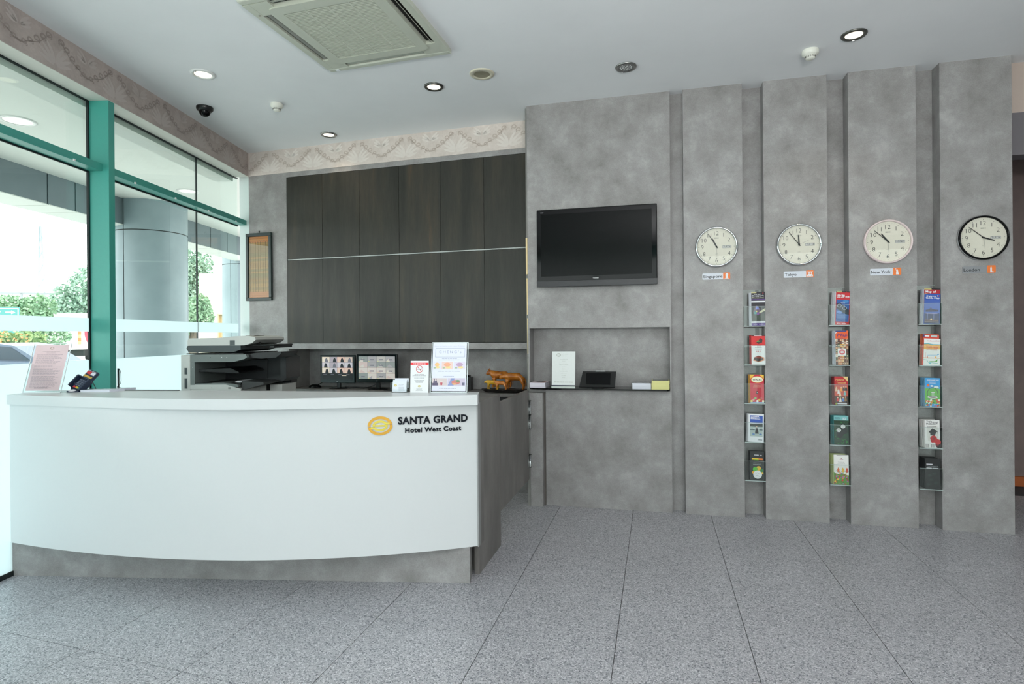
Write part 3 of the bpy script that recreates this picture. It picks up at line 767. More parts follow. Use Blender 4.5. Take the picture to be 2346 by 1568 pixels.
smoke('white smoke detector right, beside the lit downlight', 1.047, 4.41, 1.0)
dc = thing('dome_camera', 'black dome security camera on the ceiling by the window bulkhead', 'camera', (-3.706, 4.171, ZC), 0.2)
mb = MB(); mb.lathe([(0.066, 0), (0.066, -0.018), (0.058, -0.030), (0.045, -0.034)], BLACK, 32); mb.obj('housing', dc)
mb = MB(); mb.lathe([(0.046 * math.cos(a), -0.034 - 0.046 * math.sin(a)) for a in [i * PI / 16 for i in range(9)]], BLACK_GL, 32); mb.obj('dome', dc)

# ================================================================== TELEVISION AND CLOCKS
tv = thing('television', 'wall mounted black flat screen television above the brochure ledge', 'television', (-0.477, YF, 1.85))
TY = -0.085
mb = MB(); mb.box(-0.488, 0.488, TY, -0.045, 0.0, 0.632, BLACK_GL, 0.006); mb.box(-0.40, 0.40, -0.045, -0.02, 0.06, 0.56, BLACK_MT, 0.01); mb.obj('casing', tv)
mb = MB(); mb.box(-0.453, 0.447, TY - 0.001, TY + 0.002, 0.075, 0.592, pm(5, 8, 8, 0.16, 0, 0.12)); mb.obj('screen', tv)
mb = MB(); mb.box(-0.488, 0.488, TY - 0.006, TY + 0.01, -0.012, 0.038, pm(44, 45, 48, 0.45), 0.003); mb.obj('speaker_bar', tv)
mb = MB(); mb.text('TOSHIBA', 0.0, 0.048, 0.0085, pm(225, 225, 225, 0.4), 3, TY, 'c', bold=0.012); mb.obj('maker_lettering', tv); mb = MB(); mb.text('REGZA', -0.455, 0.604, 0.006, pm(200, 200, 205, 0.4), 3, TY); mb.obj('model_lettering', tv)
mb = MB(); mb.box(-0.2, 0.2, -0.02, 0.0, 0.15, 0.45, BLACK_MT); mb.obj('wall_bracket', tv)

FACE = pm(226, 222, 206, 0.45); INK = pm(40, 40, 40, 0.5)
def clock(label, x, z, r, hour_a, min_a, sec_a, rim, style, day):
    t = thing('wall_clock', label, 'clock', (x, YF, z), 0, 'world time clocks')
    mb = MB(); 
    if style == 'chrome': mb.lathe([(r * 0.97, 0), (r, -0.012), (r * 0.985, -0.026), (r * 0.945, -0.034), (r * 0.90, -0.030), (r * 0.885, -0.018)], rim, 56, axis='y')
    else: mb.lathe([(r * 0.97, 0), (r, -0.014), (r * 0.99, -0.028), (r * 0.955, -0.036), (r * 0.925, -0.033), (r * 0.91, -0.018)], rim, 56, axis='y')
    mb.obj('rim', t)
    if style == 'black':
        mb = MB(); mb.lathe([(r * 0.99, -0.002), (r * 1.02, -0.010), (r * 1.0, -0.020)], CHROME, 56, axis='y'); mb.obj('outer_band', t)
    mb = MB(); mb.disc(0, 0, r * 0.91, FACE, 0, n=56, y=-0.016); mb.obj('dial', t)
    for k in (1, 2, 4, 5, 6, 7, 8, 9, 10, 11, 12):
        a = PI / 2 - k * PI / 6; mb = MB()
        mb.text(str(k), math.cos(a) * r * 0.66, math.sin(a) * r * 0.66 - r * 0.095, r * 0.19, INK, 3, -0.016, 'c', capref='2', bold=-0.014); mb.obj('numeral', t)
    mb = MB()
    for k in range(60):
        a = k * PI / 30; r0 = 0.80 if k % 5 == 0 else 0.825
        mb.ribbon([(math.cos(a) * r * r0, math.sin(a) * r * r0), (math.cos(a) * r * 0.84, math.sin(a) * r * 0.84)], 0.0022 if k % 5 == 0 else 0.0009, INK, 2, -0.016)
    mb.obj('minute_marks', t)['kind'] = 'stuff'
    mb = MB(); mb.text('SEIKO', 0, r * 0.40, r * 0.055, pm(90, 90, 88), 3, -0.016, 'c'); mb.text('QUARTZ', 0, -r * 0.36, r * 0.025, pm(110, 110, 106), 3, -0.016, 'c'); mb.obj('maker_lettering', t)
    mb = MB(); mb.rect(r * 0.28, r * 0.68, -r * 0.075, r * 0.055, pm(120, 122, 124), 1, -0.016); mb.rect(r * 0.29, r * 0.67, -r * 0.065, r * 0.045, pm(208, 208, 204), 2, -0.016)
    mb.text(day[0], r * 0.31, -r * 0.045, r * 0.075, INK, 4, -0.016); mb.text(day[1], r * 0.64, -r * 0.045, r * 0.075, INK, 4, -0.016, 'r'); mb.obj('date_window', t)
    def hand(nm, a, L, tail, wd, mat, ly):
        c, s = math.sin(a), math.cos(a)
        mb = MB(); mb.ribbon([(-c * tail, -s * tail), (0, 0), (c * L * 0.9, s * L * 0.9), (c * L, s * L)], [wd * 0.7, wd, wd * 0.75, wd * 0.3], mat, 0, ly, 0.0006); mb.obj(nm, t)
    hand('hour_hand', hour_a, r * 0.46, r * 0.07, r * 0.065, BLACK, -0.021)
    hand('minute_hand', min_a, r * 0.77, r * 0.09, r * 0.035, BLACK, -0.0225)
    hand('second_hand', sec_a, r * 0.5, r * 0.0 + 0.001, r * 0.012, pm(170, 168, 160), -0.0235)
    mb = MB(); mb.lathe([(0.0, -0.027), (r * 0.035, -0.026), (r * 0.04, -0.020)], BLACK, 16, axis='y'); mb.obj('hub', t)
    mb = MB(); mb.disc(0, 0, r * 0.90, CLOCKGLASS, 0, n=56, y=-0.029); mb.obj('lens', t)
    return t
D = math.radians
ZK = 2.118
clock('chrome rimmed wall clock above the Singapore plate', 0.464, 2.124, 0.161, D(-26), D(-31), D(178), CHROME, 'chrome', ('TUE', '24'))
clock('chrome rimmed wall clock above the Tokyo plate', 1.060, ZK - 0.003, 0.161, D(-3), D(-36), D(66), CHROME, 'chrome', ('TUE', '24'))
clock('pinkish white rimmed wall clock above the New York plate', 1.662, ZK - 0.008, 0.163, D(-37), D(-47), D(178), pm(226, 208, 208, 0.18), 'white', ('MON', '24'))
clock('black rimmed wall clock above the London plate', 2.266, ZK - 0.008, 0.158, D(109), D(-49), D(175), BLACK_GL, 'black', ('TUE', '24'))
ORG = pm(238, 122, 48, 0.45); PLW = pm(214, 218, 228, 0.4); PLG = pm(138, 140, 144, 0.4)
def rrect(x0, x1, z0, z1, r):
    out = []
    for cx, cz, a0 in ((x1 - r, z1 - r, 0), (x0 + r, z1 - r, PI / 2), (x0 + r, z0 + r, PI), (x1 - r, z0 + r, 1.5 * PI)):
        for i in range(4): a = a0 + i * PI / 6; out.append((cx + r * math.cos(a), cz + r * math.sin(a)))
    return out
def city(name, x, z, wtot, plate, wtext, icon):
    t = thing('city_plate', '%s city name plate with orange pictogram under its clock' % name, 'sign', (x, YF, z), 0, 'city name plates')
    s = 0.052
    mb = MB(); mb.prism(rrect(0, wtot - s, 0, 0.049, 0.006), -0.003, 0, plate, 'y'); mb.obj('name_plate', t)
    mb = MB(); mb.prism(rrect(wtot - s, wtot, -0.001, 0.052, 0.006), -0.0035, 0, ORG, 'y'); o = mb.obj('orange_square', t)
    mb = MB(); mb.text(name, 0.007, 0.013, 0.021, pm(34, 38, 44), 1, -0.0032, width=wtext, bold=0.012, capref='N'); mb.obj('lettering', t)
    mb = MB(); c = wtot - s / 2
    W = pm(232, 234, 240)
    def P(pts, l=1): mb.poly([(c + a * 0.001, b * 0.001) for a, b in pts], W, l, -0.0037)
    if icon == 'statue':
        P([(-16, 4), (16, 4), (16, 7), (-16, 7)]); P([(-9, 7), (7, 7), (9, 20), (8, 30), (12, 38), (4, 47), (-5, 46), (-9, 38), (-8, 20)], 2)
    elif icon == 'gate':
        P([(-19, 38), (19, 38), (21, 43), (-21, 43)]); P([(-16, 31), (16, 31), (16, 34), (-16, 34)])
        for q in (-13, -4, 9): P([(q, 6), (q + 5, 6), (q + 5, 40), (q, 40)], 2)
        P([(-20, 4), (20, 4), (20, 16), (14, 22), (-14, 22), (-20, 16)], 3); 
        for q in (-12, -1, 10): mb.rect(c + q * 0.001, c + (q + 2) * 0.001, 0.005, 0.018, ORG, 5, -0.0037)
    elif icon == 'liberty':
        P([(-8, 2), (10, 2), (6, 26), (4, 34), (-5, 34), (-7, 20)]); P([(-4, 33), (3, 33), (3, 40), (-3, 40)], 2); P([(-8, 30), (-5, 28), (-8, 46), (-11, 46)], 2); P([(-12, 45), (-7, 45), (-9, 50)], 3)
    else:
        P([(-8, 2), (2, 2), (2, 32), (-8, 32)]); P([(-8, 32), (2, 32), (-3, 47)]); P([(2, 2), (14, 2), (14, 7), (2, 10)])
    mb.obj('pictogram', t)
city('Singapore', 0.357, 1.869, 0.208, PLW, 0.143, 'statue')
city('Tokyo', 0.954, 1.866, 0.210, PLW, 0.083, 'gate')
city('New York', 1.548, 1.865, 0.204, PLW, 0.128, 'liberty')
city('London', 2.142, 1.861, 0.205, PLG, 0.100, 'tower')

# ================================================================== BROCHURE HOLDERS
GR = [(0.663, 0.813), (1.264, 1.406), (1.857, 2.005)]
ZB = [1.499, 1.197, 0.897, 0.596, 0.297]
YH = YF - 0.018
def make_holder(gx0, gx1, name_pos):
    w = gx1 - gx0
    t = thing('brochure_holder', 'holder', 'brochure holder', (gx0, YH, 0), 0, 'clear acrylic brochure holders')
    EDGE = pm(176, 190, 188, 0.3)
    mb = MB(); mb.box(0, w, 0, 0.108, -0.005, 0, ACRYLIC); mb.box(0, w, -0.0015, 0, -0.006, 0.0, EDGE); mb.obj('base_plate', t)
    mb = MB(); mb.box(0, w, 0, 0.002, 0, 0.150, ACRYLIC); mb.box(0, w, -0.0004, 0.0022, 0.1495, 0.1515, EDGE); mb.obj('front_plate', t)
    mb = MB(); mb.box(0.002, w - 0.002, 0.102, 0.105, 0, 0.285, ACRYLIC); mb.box(0.002, w - 0.002, 0.1015, 0.1055, 0.284, 0.286, EDGE); mb.obj('back_plate', t)
    for a in (0, w - 0.002):
        mb = MB(); mb.box(a, a + 0.002, 0.002, 0.102, 0, 0.150, ACRYLIC); mb.obj('side_plate', t)
    return t
ROWN = ['top', 'second', 'middle', 'fourth', 'bottom']
COLN = ['left', 'centre', 'right']
W_ = pm(236, 236, 240); K_ = pm(22, 20, 24); RD = pm(200, 24, 32); 
def cov(fn): return fn
def c_shopper(m, w, h):
    m.rect(0, w, 0, h, pm(26, 20, 32), 1); m.rect(0, w * 0.38, h * 0.965, h, pm(196, 190, 140), 2); m.disc(w * 0.86, h * 0.96, 0.004, RD, 3)
    m.text("THE BEST", w * 0.2, h * 0.915, 0.007, W_, 3, width=w * 0.5, bold=0.02); m.text("Shopper's", w * 0.06, h * 0.855, 0.014, W_, 3, width=w * 0.86, bold=0.014); m.text("Blueprint", w * 0.06, h * 0.80, 0.013, pm(196, 196, 170), 3, width=w * 0.86, bold=0.014)
    m.rect(0, w, h * 0.755, h * 0.79, pm(80, 46, 120), 2); m.rect(0.0, w, h * 0.69, h * 0.735, pm(240, 240, 246), 3)
    m.poly([(w * .12, h * .4), (w * .3, h * .58), (w * .4, h * .6), (w * .62, h * .5), (w * .7, h * .34), (w * .2, h * .34)], pm(120, 90, 110), 2); m.poly([(w * .28, h * .48), (w * .36, h * .58), (w * .52, h * .56), (w * .55, h * .48)], pm(140, 150, 220), 3)
    m.poly([(w * .55, h * .4), (w, h * .52), (w, h * .44), (w * .6, h * .36)], pm(206, 200, 170), 3); m.disc(w * .3, h * .38, 0.012, pm(70, 150, 150), 4); m.disc(w * .46, h * .36, 0.01, pm(150, 90, 170), 4); m.disc(w * .38, h * .42, 0.006, pm(220, 200, 120), 5)
    m.rect(0, w, h * 0.14, h * 0.34, pm(70, 72, 66), 2); m.rect(0, w, h * 0.08, h * 0.13, pm(240, 240, 246), 3); m.rect(0, w, 0, h * 0.075, pm(92, 50, 140), 3)
    m.disc(w * .22, h * .04, 0.003, W_, 4); m.disc(w * .58, h * .04, 0.003, W_, 4); m.rect(w * .28, w * .45, h * .035, h * .045, W_, 4); m.rect(w * .64, w * .85, h * .035, h * .045, W_, 4)
def c_brownie(m, w, h):
    m.rect(0, w, 0, h, pm(240, 240, 240), 1); m.rect(0, w, h * 0.64, h * 0.97, pm(214, 30, 34), 2); m.rect(0, w, h * 0.97, h, K_, 2); m.rect(w * .2, w * .75, h * .975, h * .99, W_, 3)
    m.poly([(w * .35, h * .76), (w * .5, h * .82), (w * .68, h * .9), (w * .8, h * .84), (w * .76, h * .74), (w * .5, h * .7)], pm(60, 30, 24), 3); m.poly([(w * .34, h * .77), (w * .5, h * .83), (w * .6, h * .78)], pm(110, 170, 70), 4)
    m.clines(w * .5, w * .36, h * .5, h * .62, 2, pm(170, 172, 180), 3, seed=3)
    for k in (-1, 0, 1): m.disc(w * (.5 + .12 * k), h * .45, 0.003, RD, 3)
    m.poly([(w * .1, h * .14), (w * .2, h * .24), (w * .5, h * .3), (w * .9, h * .24), (w * .92, h * .14), (w * .5, h * .08)], pm(214, 140, 100), 2); m.poly([(w * .18, h * .16), (w * .45, h * .1), (w * .85, h * .16), (w * .82, h * .22), (w * .5, h * .2), (w * .2, h * .24)], pm(60, 26, 22), 3); m.poly([(w * .18, h * .24), (w * .48, h * .3), (w * .84, h * .22), (w * .5, h * .2)], pm(150, 56, 40), 4)
def c_walks(m, w, h):
    m.rect(0, w, 0, h, pm(206, 30, 58), 1); m.poly([(0, h), (w * .34, h), (0, h * .86)], pm(240, 190, 60), 2); m.poly([(w, h), (w * .66, h), (w, h * .86)], pm(240, 190, 60), 2)
    m.disc(w * .5, h * .83, w * .44, pm(232, 190, 80), 3, rz=h * .115, n=28); m.disc(w * .5, h * .83, w * .41, pm(246, 240, 214), 4, rz=h * .1, n=28)
    m.text('WALKS', w * .5, h * .80, 0.012, K_, 6, align='c', width=w * .66, bold=0.014)
    m.clines(w * .5, w * .3, h * .52, h * .7, 4, pm(232, 150, 130), 3, seed=5); m.rect(w * .42, w * .56, h * .33, h * .42, pm(60, 40, 44), 3); m.rect(w * .46, w * .52, h * .36, h * .39, pm(220, 200, 200), 4)
    m.rect(0, w, 0, h * .04, pm(150, 190, 220), 2)
    for i, c in enumerate(((240, 220, 120), (236, 160, 160), (140, 190, 120), (250, 246, 240), (240, 190, 90), (200, 90, 90), (250, 240, 200))): m.disc(w * (.08 + .14 * i), h * (.07 + .05 * (i % 3)), w * .09, pm(*c), 3, n=8)
def c_bluewhite(m, w, h):
    m.rect(0, w, 0, h, pm(238, 240, 244), 1); m.rect(w * .1, w * .92, h * .68, h * .95, pm(46, 86, 176), 2); m.lines(w * .13, w * .8, h * .8, h * .93, 3, W_, 3, seed=2, fill=.6)
    m.rect(w * .1, w * .92, h * .2, h * .66, pm(178, 192, 188), 2); m.rect(w * .1, w * .92, h * .55, h * .66, pm(60, 66, 60), 3); m.rect(w * .1, w * .4, h * .42, h * .46, pm(80, 100, 104), 3); m.rect(w * .7, w * .92, h * .42, h * .46, pm(80, 100, 104), 3)
    m.disc(w * .52, h * .56, .005, pm(220, 180, 160), 4); m.poly([(w * .42, h * .3), (w * .66, h * .3), (w * .6, h * .52), (w * .46, h * .52)], pm(24, 24, 30), 4); m.ribbon([(w * .3, h * .48), (w * .46, h * .5), (w * .6, h * .5), (w * .76, h * .48)], .006, pm(210, 210, 214), 4)
    m.disc(w * .32, h * .28, .010, pm(90, 130, 190), 5, rz=.006); m.disc(w * .78, h * .28, .010, pm(90, 130, 190), 5, rz=.006); m.rect(w * .64, w * .9, h * .07, h * .1, pm(150, 154, 160), 3)
def c_blackdots(m, w, h):
    m.rect(0, w, 0, h, pm(34, 38, 38), 1); m.rect(w * .12, w * .6, h * .7, h * .76, pm(236, 200, 60), 2); m.rect(w * .6, w * .9, h * .7, h * .76, pm(236, 130, 50), 2); m.rect(w * .3, w * .6, h * .69, h * .71, pm(110, 190, 60), 3)
    m.rect(w * .3, w * .62, h * .86, h * .88, W_, 2); m.disc(w * .78, h * .86, .005, W_, 2); m.clines(w * .5, w * .34, h * .52, h * .62, 2, pm(150, 156, 154), 2, seed=9)
    for cx, cz, rr, c in ((.36, .38, .018, (90, 190, 60)), (.6, .41, .018, (236, 190, 50)), (.8, .34, .014, (40, 130, 60)), (.24, .27, .012, (236, 170, 50)), (.84, .26, .01, (236, 190, 50))): m.disc(w * cx, h * cz, rr, pm(*c), 3)
    m.disc(w * .52, h * .2, .032, pm(240, 240, 240), 4); m.ribbon([(w * .36, h * .22), (w * .5, h * .27), (w * .68, h * .21)], .0012, K_, 5); m.ribbon([(w * .4, h * .15), (w * .52, h * .18), (w * .64, h * .13)], .0012, K_, 5)
def c_tourist(m, w, h):
    m.rect(0, w, 0, h, pm(196, 24, 34), 1); m.rect(0, w, h * .965, h, K_, 2); m.rect(w * .05, w * .42, h * .965, h, pm(190, 180, 120), 3); m.disc(w * .74, h * .98, .003, RD, 3)
    m.text('旅游', w * .08, h * .80, .027, W_, 3, width=w * .55, bold=0.014); m.text('地图', w * .66, h * .805, .015, W_, 3, width=w * .28, bold=0.014)
    m.rect(w * .04, w * .96, h * .1, h * .75, pm(36, 84, 156), 2); m.poly([(w * .04, h * .62), (w * .3, h * .66), (w * .96, h * .45), (w * .96, h * .3), (w * .5, h * .36), (w * .04, h * .5)], pm(26, 34, 56), 3); m.disc(w * .3, h * .38, .02, pm(110, 150, 210), 3, rz=.012); m.disc(w * .7, h * .7, .02, pm(60, 130, 190), 3, rz=.01)
    for cx, cz in ((.26, .57), (.64, .5)):
        m.ribbon([(w * cx + .014 * math.cos(a * .5), h * cz + .012 * math.sin(a * .5)) for a in range(14)], .002, pm(214, 220, 236), 5)
    m.rect(w * .36, w * .66, h * .64, h * .66, W_, 4); m.lines(w * .1, w * .9, h * .2, h * .32, 4, pm(120, 160, 210), 4, seed=8)
    m.disc(w * .18, h * .05, .003, W_, 3); m.disc(w * .52, h * .05, .003, W_, 3); m.rect(w * .23, w * .4, h * .045, h * .055, W_, 3); m.rect(w * .57, w * .8, h * .045, h * .055, W_, 3)
def c_map(m, w, h):
    m.rect(0, w, 0, h, pm(150, 120, 90), 1); m.rect(0, w, h * .76, h, pm(232, 92, 36), 4); m.rect(0, w * .85, h * .965, h, pm(60, 60, 130), 5); m.poly([(0, h * .9), (w * .14, h * .97), (w * .02, h * .97)], W_, 5)
    m.text('Map', w * .12, h * .80, .03, pm(58, 40, 116), 6, width=w * .78, bold=0.0, slant=.2); m.rect(w * .12, w * .62, h * .775, h * .785, pm(110, 70, 110), 6)
    rnd = random.Random(4); pal = [(214, 180, 140), (120, 60, 50), (236, 226, 214), (70, 50, 50), (200, 120, 80), (160, 130, 110), (90, 110, 80), (226, 170, 60)]
    for i in range(6):
        for j in range(10): 
            m.rect(w * i / 6, w * (i + 1) / 6, h * .76 * j / 10, h * .76 * (j + 1) / 10, pm(*rnd.choice(pal)), 2); m.disc(w * (i + .5) / 6, h * .76 * (j + .5) / 10, .005, pm(*rnd.choice(pal[:2] + [(226, 190, 160)])), 3, n=8)
    m.rect(w * .16, w * .82, h * .27, h * .48, pm(240, 238, 236), 5); m.disc(w * .5, h * .375, .02, pm(216, 36, 60), 6); 
    for a, b in ((-.006, .005), (.006, .005), (-.006, -.005), (.006, -.005)): m.disc(w * .5 + a, h * .375 + b, .004, W_, 7, n=10)
def c_wax(m, w, h):
    m.rect(0, w, 0, h, pm(184, 26, 34), 1); m.poly([(w * .6, h), (w, h), (w, h * .82)], pm(224, 196, 130), 2); m.text('Madame', w * .08, h * .86, .013, pm(236, 206, 130), 4, width=w * .6, slant=.3); m.text('Tussauds', w * .12, h * .75, .013, pm(236, 206, 130), 4, width=w * .72, slant=.3)
    m.rect(0, w, h * .32, h * .68, pm(206, 80, 60), 2); m.rect(0, w, 0, h * .3, pm(70, 40, 34), 2)
    for i, (cx, cz, c) in enumerate(((.14, .58, (230, 190, 160)), (.3, .5, (236, 226, 226)), (.5, .58, (240, 150, 60)), (.68, .6, (60, 40, 40)), (.84, .6, (40, 34, 40)), (.22, .22, (200, 40, 50)), (.42, .2, (236, 220, 214)), (.62, .22, (80, 120, 190)), (.8, .24, (150, 100, 50)), (.4, .4, (230, 200, 160)), (.75, .44, (120, 180, 180)))):
        m.poly([(w * cx - .009, h * cz - .022), (w * cx + .009, h * cz - .022), (w * cx + .005, h * cz + .004), (w * cx - .005, h * cz + .004)], pm(*c), 3 + i % 3); m.disc(w * cx, h * cz + .007, .005, pm(226, 184, 150), 6, n=10)
    m.rect(w * .2, w * .9, h * .02, h * .05, W_, 3); m.disc(w * .1, h * .03, .004, pm(190, 210, 60), 3)
def c_panda(m, w, h):
    m.rect(0, w, 0, h, pm(20, 56, 34), 1); m.rect(0, w, h * .84, h, pm(120, 186, 186), 2); m.lines(w * .06, w * .45, h * .87, h * .95, 3, pm(60, 90, 100), 3, seed=6); m.text('SG', w * .6, h * .87, .014, W_, 3, bold=.014)
    rnd = random.Random(9)
    for _ in range(26):
        x, z, a = rnd.uniform(.05, .95), rnd.uniform(.03, .8), rnd.uniform(0, 3.1); m.ribbon([(w * x, h * z), (w * x + .014 * math.cos(a), h * z + .014 * math.sin(a))], [.003, .0005], pm(50, 150, 60), 2)
    for cx, cz in ((.32, .5), (.62, .63)):
        m.disc(w * cx + .008, h * cz - .03, .022, pm(16, 18, 18), 3, rz=.03); m.disc(w * cx - .011, h * cz + .012, .005, K_, 4, n=10); m.disc(w * cx + .011, h * cz + .012, .005, K_, 4, n=10)
        m.disc(w * cx, h * cz, .0155, pm(238, 238, 236), 5, rz=.014); m.ribbon([(w * cx - .009, h * cz - .002), (w * cx - .004, h * cz + .003)], .0035, K_, 6); m.ribbon([(w * cx + .004, h * cz + .003), (w * cx + .009, h * cz - .002)], .0035, K_, 6); m.disc(w * cx, h * cz - .007, .002, K_, 6, n=8, rz=.0012)
def c_garden(m, w, h):
    m.rect(0, w, 0, h, pm(240, 238, 234), 1); m.rect(w * .2, w, h * .975, h * .985, pm(80, 40, 50), 2); m.poly([(w * .38, h * .84), (w * .66, h * .84), (w * .52, h * .88)], pm(110, 40, 80), 2); m.disc(w * .52, h * .855, .003, RD, 3)
    m.text('TROPICAL', w * .5, h * .74, .005, pm(150, 150, 150), 2, align='c', width=w * .46); m.text('GARDENS', w * .5, h * .70, .005, pm(150, 150, 150), 2, align='c', width=w * .5)
    rnd = random.Random(21); pal = [(236, 150, 60), (226, 60, 60), (240, 200, 70), (180, 40, 70), (110, 150, 60), (90, 130, 50), (236, 120, 50), (150, 120, 190)]
    m.poly([(0, 0), (w, 0), (w, h * .3), (w * .6, h * .38), (w * .2, h * .34), (0, h * .42)], pm(100, 146, 70), 2)
    for _ in range(52): m.disc(w * rnd.uniform(.04, .96), h * rnd.uniform(.02, .4), rnd.uniform(.003, .007), pm(*rnd.choice(pal)), 3 + _ % 3, n=8)
    for cx, c in ((.3, (226, 110, 60)), (.6, (240, 190, 60)), (.88, (226, 90, 70))):
        m.poly([(w * cx - .006, h * .42), (w * cx + .006, h * .42), (w * cx + .008, h * .5), (w * cx, h * .58), (w * cx - .008, h * .5)], pm(*c), 4); m.ribbon([(w * cx - .016, h * .47), (w * cx, h * .4), (w * cx + .016, h * .47)], .002, pm(40, 80, 50), 3)
def c_sgmap(m, w, h):
    m.rect(0, w, 0, h, pm(176, 20, 38), 1); m.rect(0, w * .5, h * .96, h, pm(190, 180, 120), 2); m.rect(w * .45, w, h * .965, h, K_, 3); m.text('Map of', w * .08, h * .875, .016, W_, 4, width=w * .66, bold=.03, capref='M'); m.text('Singapore', w * .06, h * .80, .014, W_, 4, width=w * .9, bold=.03, capref='S')
def c_guide(m, w, h):
    m.rect(0, w, 0, h, pm(40, 84, 176), 1); m.text('Singapore', w * .12, h * .90, .010, W_, 4, width=w * .6, bold=.03, capref='S'); m.text('Guide Map', w * .08, h * .83, .014, W_, 4, width=w * .86, bold=.03, capref='G'); m.disc(w * .86, h * .93, .006, RD, 3); m.disc(w * .83, h * .93, .004, W_, 4, n=10); m.poly([(0, h * .97), (w * .3, h), (0, h)], pm(190, 180, 120), 3)
    m.rect(w * .03, w * .97, h * .02, h * .79, pm(66, 98, 180), 2); m.rect(w * .03, w * .97, h * .02, h * .36, pm(44, 48, 92), 3); m.poly([(w * .1, h * .46), (w * .35, h * .5), (w * .4, h * .56), (w * .5, h * .5), (w * .9, h * .47), (w * .88, h * .42), (w * .1, h * .4)], pm(52, 40, 76), 4)
    m.rect(w * .1, w * .85, h * .34, h * .37, pm(150, 150, 196), 4); m.rect(w * .2, w * .25, h * .12, h * .34, pm(110, 120, 170), 4); m.rect(w * .6, w * .64, h * .14, h * .34, pm(110, 120, 170), 4); m.rect(w * .06, w * .92, h * .1, h * .15, pm(120, 90, 80), 5); m.disc(w * .46, h * .16, .006, pm(250, 220, 150), 6)
    for i in range(9): m.disc(w * (.1 + .1 * i), h * .07, .003, pm(220, 190, 150), 6, n=8)
def c_redmap(m, w, h):
    m.rect(0, w, 0, h, pm(214, 70, 50), 1); m.rect(0, w * .1, h * .92, h, pm(60, 60, 120), 2); m.rect(w * .12, w * .4, h * .93, h * .97, W_, 3); m.rect(w * .5, w * .9, h * .92, h * .98, pm(190, 200, 200), 2)
def c_funpass(m, w, h):
    m.rect(0, w, 0, h, pm(240, 240, 238), 1)
    m.text('mediaworkFUN', w * .2, h * .90, .008, pm(206, 60, 90), 4, width=w * .72); m.ribbon([(0, h * .8), (w * .25, h * .815), (w * .55, h * .785), (w, h * .79)], .005, pm(70, 180, 200), 3)
    m.poly([(0, h * .79), (w * .3, h * .8), (w * .6, h * .775), (w, h * .78), (w, h * .62), (0, h * .6)], pm(240, 176, 70), 2); m.text('FUN PASS', w * .16, h * .64, .016, pm(216, 46, 60), 5, width=w * .7, bold=.014); m.lines(w * .16, w * .84, h * .56, h * .62, 2, pm(190, 110, 60), 5, seed=4)
    m.rect(w * .12, w * .13, h * .3, h * .5, pm(200, 90, 80), 3); m.ribbon([(w * .2, h * .38), (w * .9, h * .4)], .003, pm(120, 180, 220), 3); m.disc(w * .88, h * .43, .007, pm(90, 160, 220), 4, rz=.004); m.ribbon([(0, h * .28), (w, h * .29)], .0045, pm(236, 150, 60), 3); m.rect(w * .2, w * .25, h * .29, h * .35, pm(200, 60, 60), 4); m.disc(w * .74, h * .32, .005, pm(236, 170, 60), 4)
    m.poly([(w * .3, h * .16), (w * .7, h * .17), (w * .86, h * .25), (w * .84, h * .16), (w * .5, h * .14)], pm(90, 170, 70), 3); m.ribbon([(0, h * .22), (w * .2, h * .2), (w * .3, h * .12), (w * .9, h * .09)], .003, pm(90, 190, 180), 3); m.disc(w * .4, h * .08, .008, pm(120, 200, 210), 4, rz=.005)
def c_bluegreen(m, w, h):
    m.rect(0, w, 0, h, pm(70, 160, 220), 1); m.text('欢迎光临新加坡', w * .12, h * .9, .010, W_, 4, width=w * .8, bold=.02); m.clines(w * .5, w * .25, h * .8, h * .88, 2, W_, 4, seed=2); m.poly([(0, h * .1), (w, h * .1), (w, h * .62), (w * .7, h * .66), (w * .3, h * .62), (0, h * .66)], pm(90, 176, 60), 2); m.disc(w * .75, h * .68, .016, pm(240, 244, 246), 2, rz=.008); m.disc(w * .45, h * .72, .01, pm(240, 244, 246), 2, rz=.006)
    m.ribbon([(w * .5 + .034 * math.cos(a * .35), h * .45 + .045 * math.sin(a * .35)) for a in range(18)], .004, pm(60, 90, 60), 3); m.disc(w * .5, h * .33, .034, pm(226, 226, 220), 4, rz=.010); m.disc(w * .5, h * .335, .026, pm(90, 70, 66), 5, rz=.006); m.rect(w * .44, w * .47, h * .34, h * .5, pm(210, 214, 206), 6); m.rect(w * .56, w * .59, h * .34, h * .5, pm(210, 214, 206), 6); m.disc(w * .52, h * .5, .014, pm(220, 220, 214), 6, rz=.004)
    rnd = random.Random(31)
    for _ in range(34): m.disc(w * rnd.uniform(.06, .96), h * rnd.uniform(.02, .24), rnd.uniform(.004, .008), pm(*rnd.choice([(240, 200, 60), (226, 70, 50), (240, 240, 230), (236, 150, 50), (60, 110, 50)])), 5 + _ % 3, n=8)
    m.disc(w * .2, h * .74, .009, pm(236, 110, 40), 4)
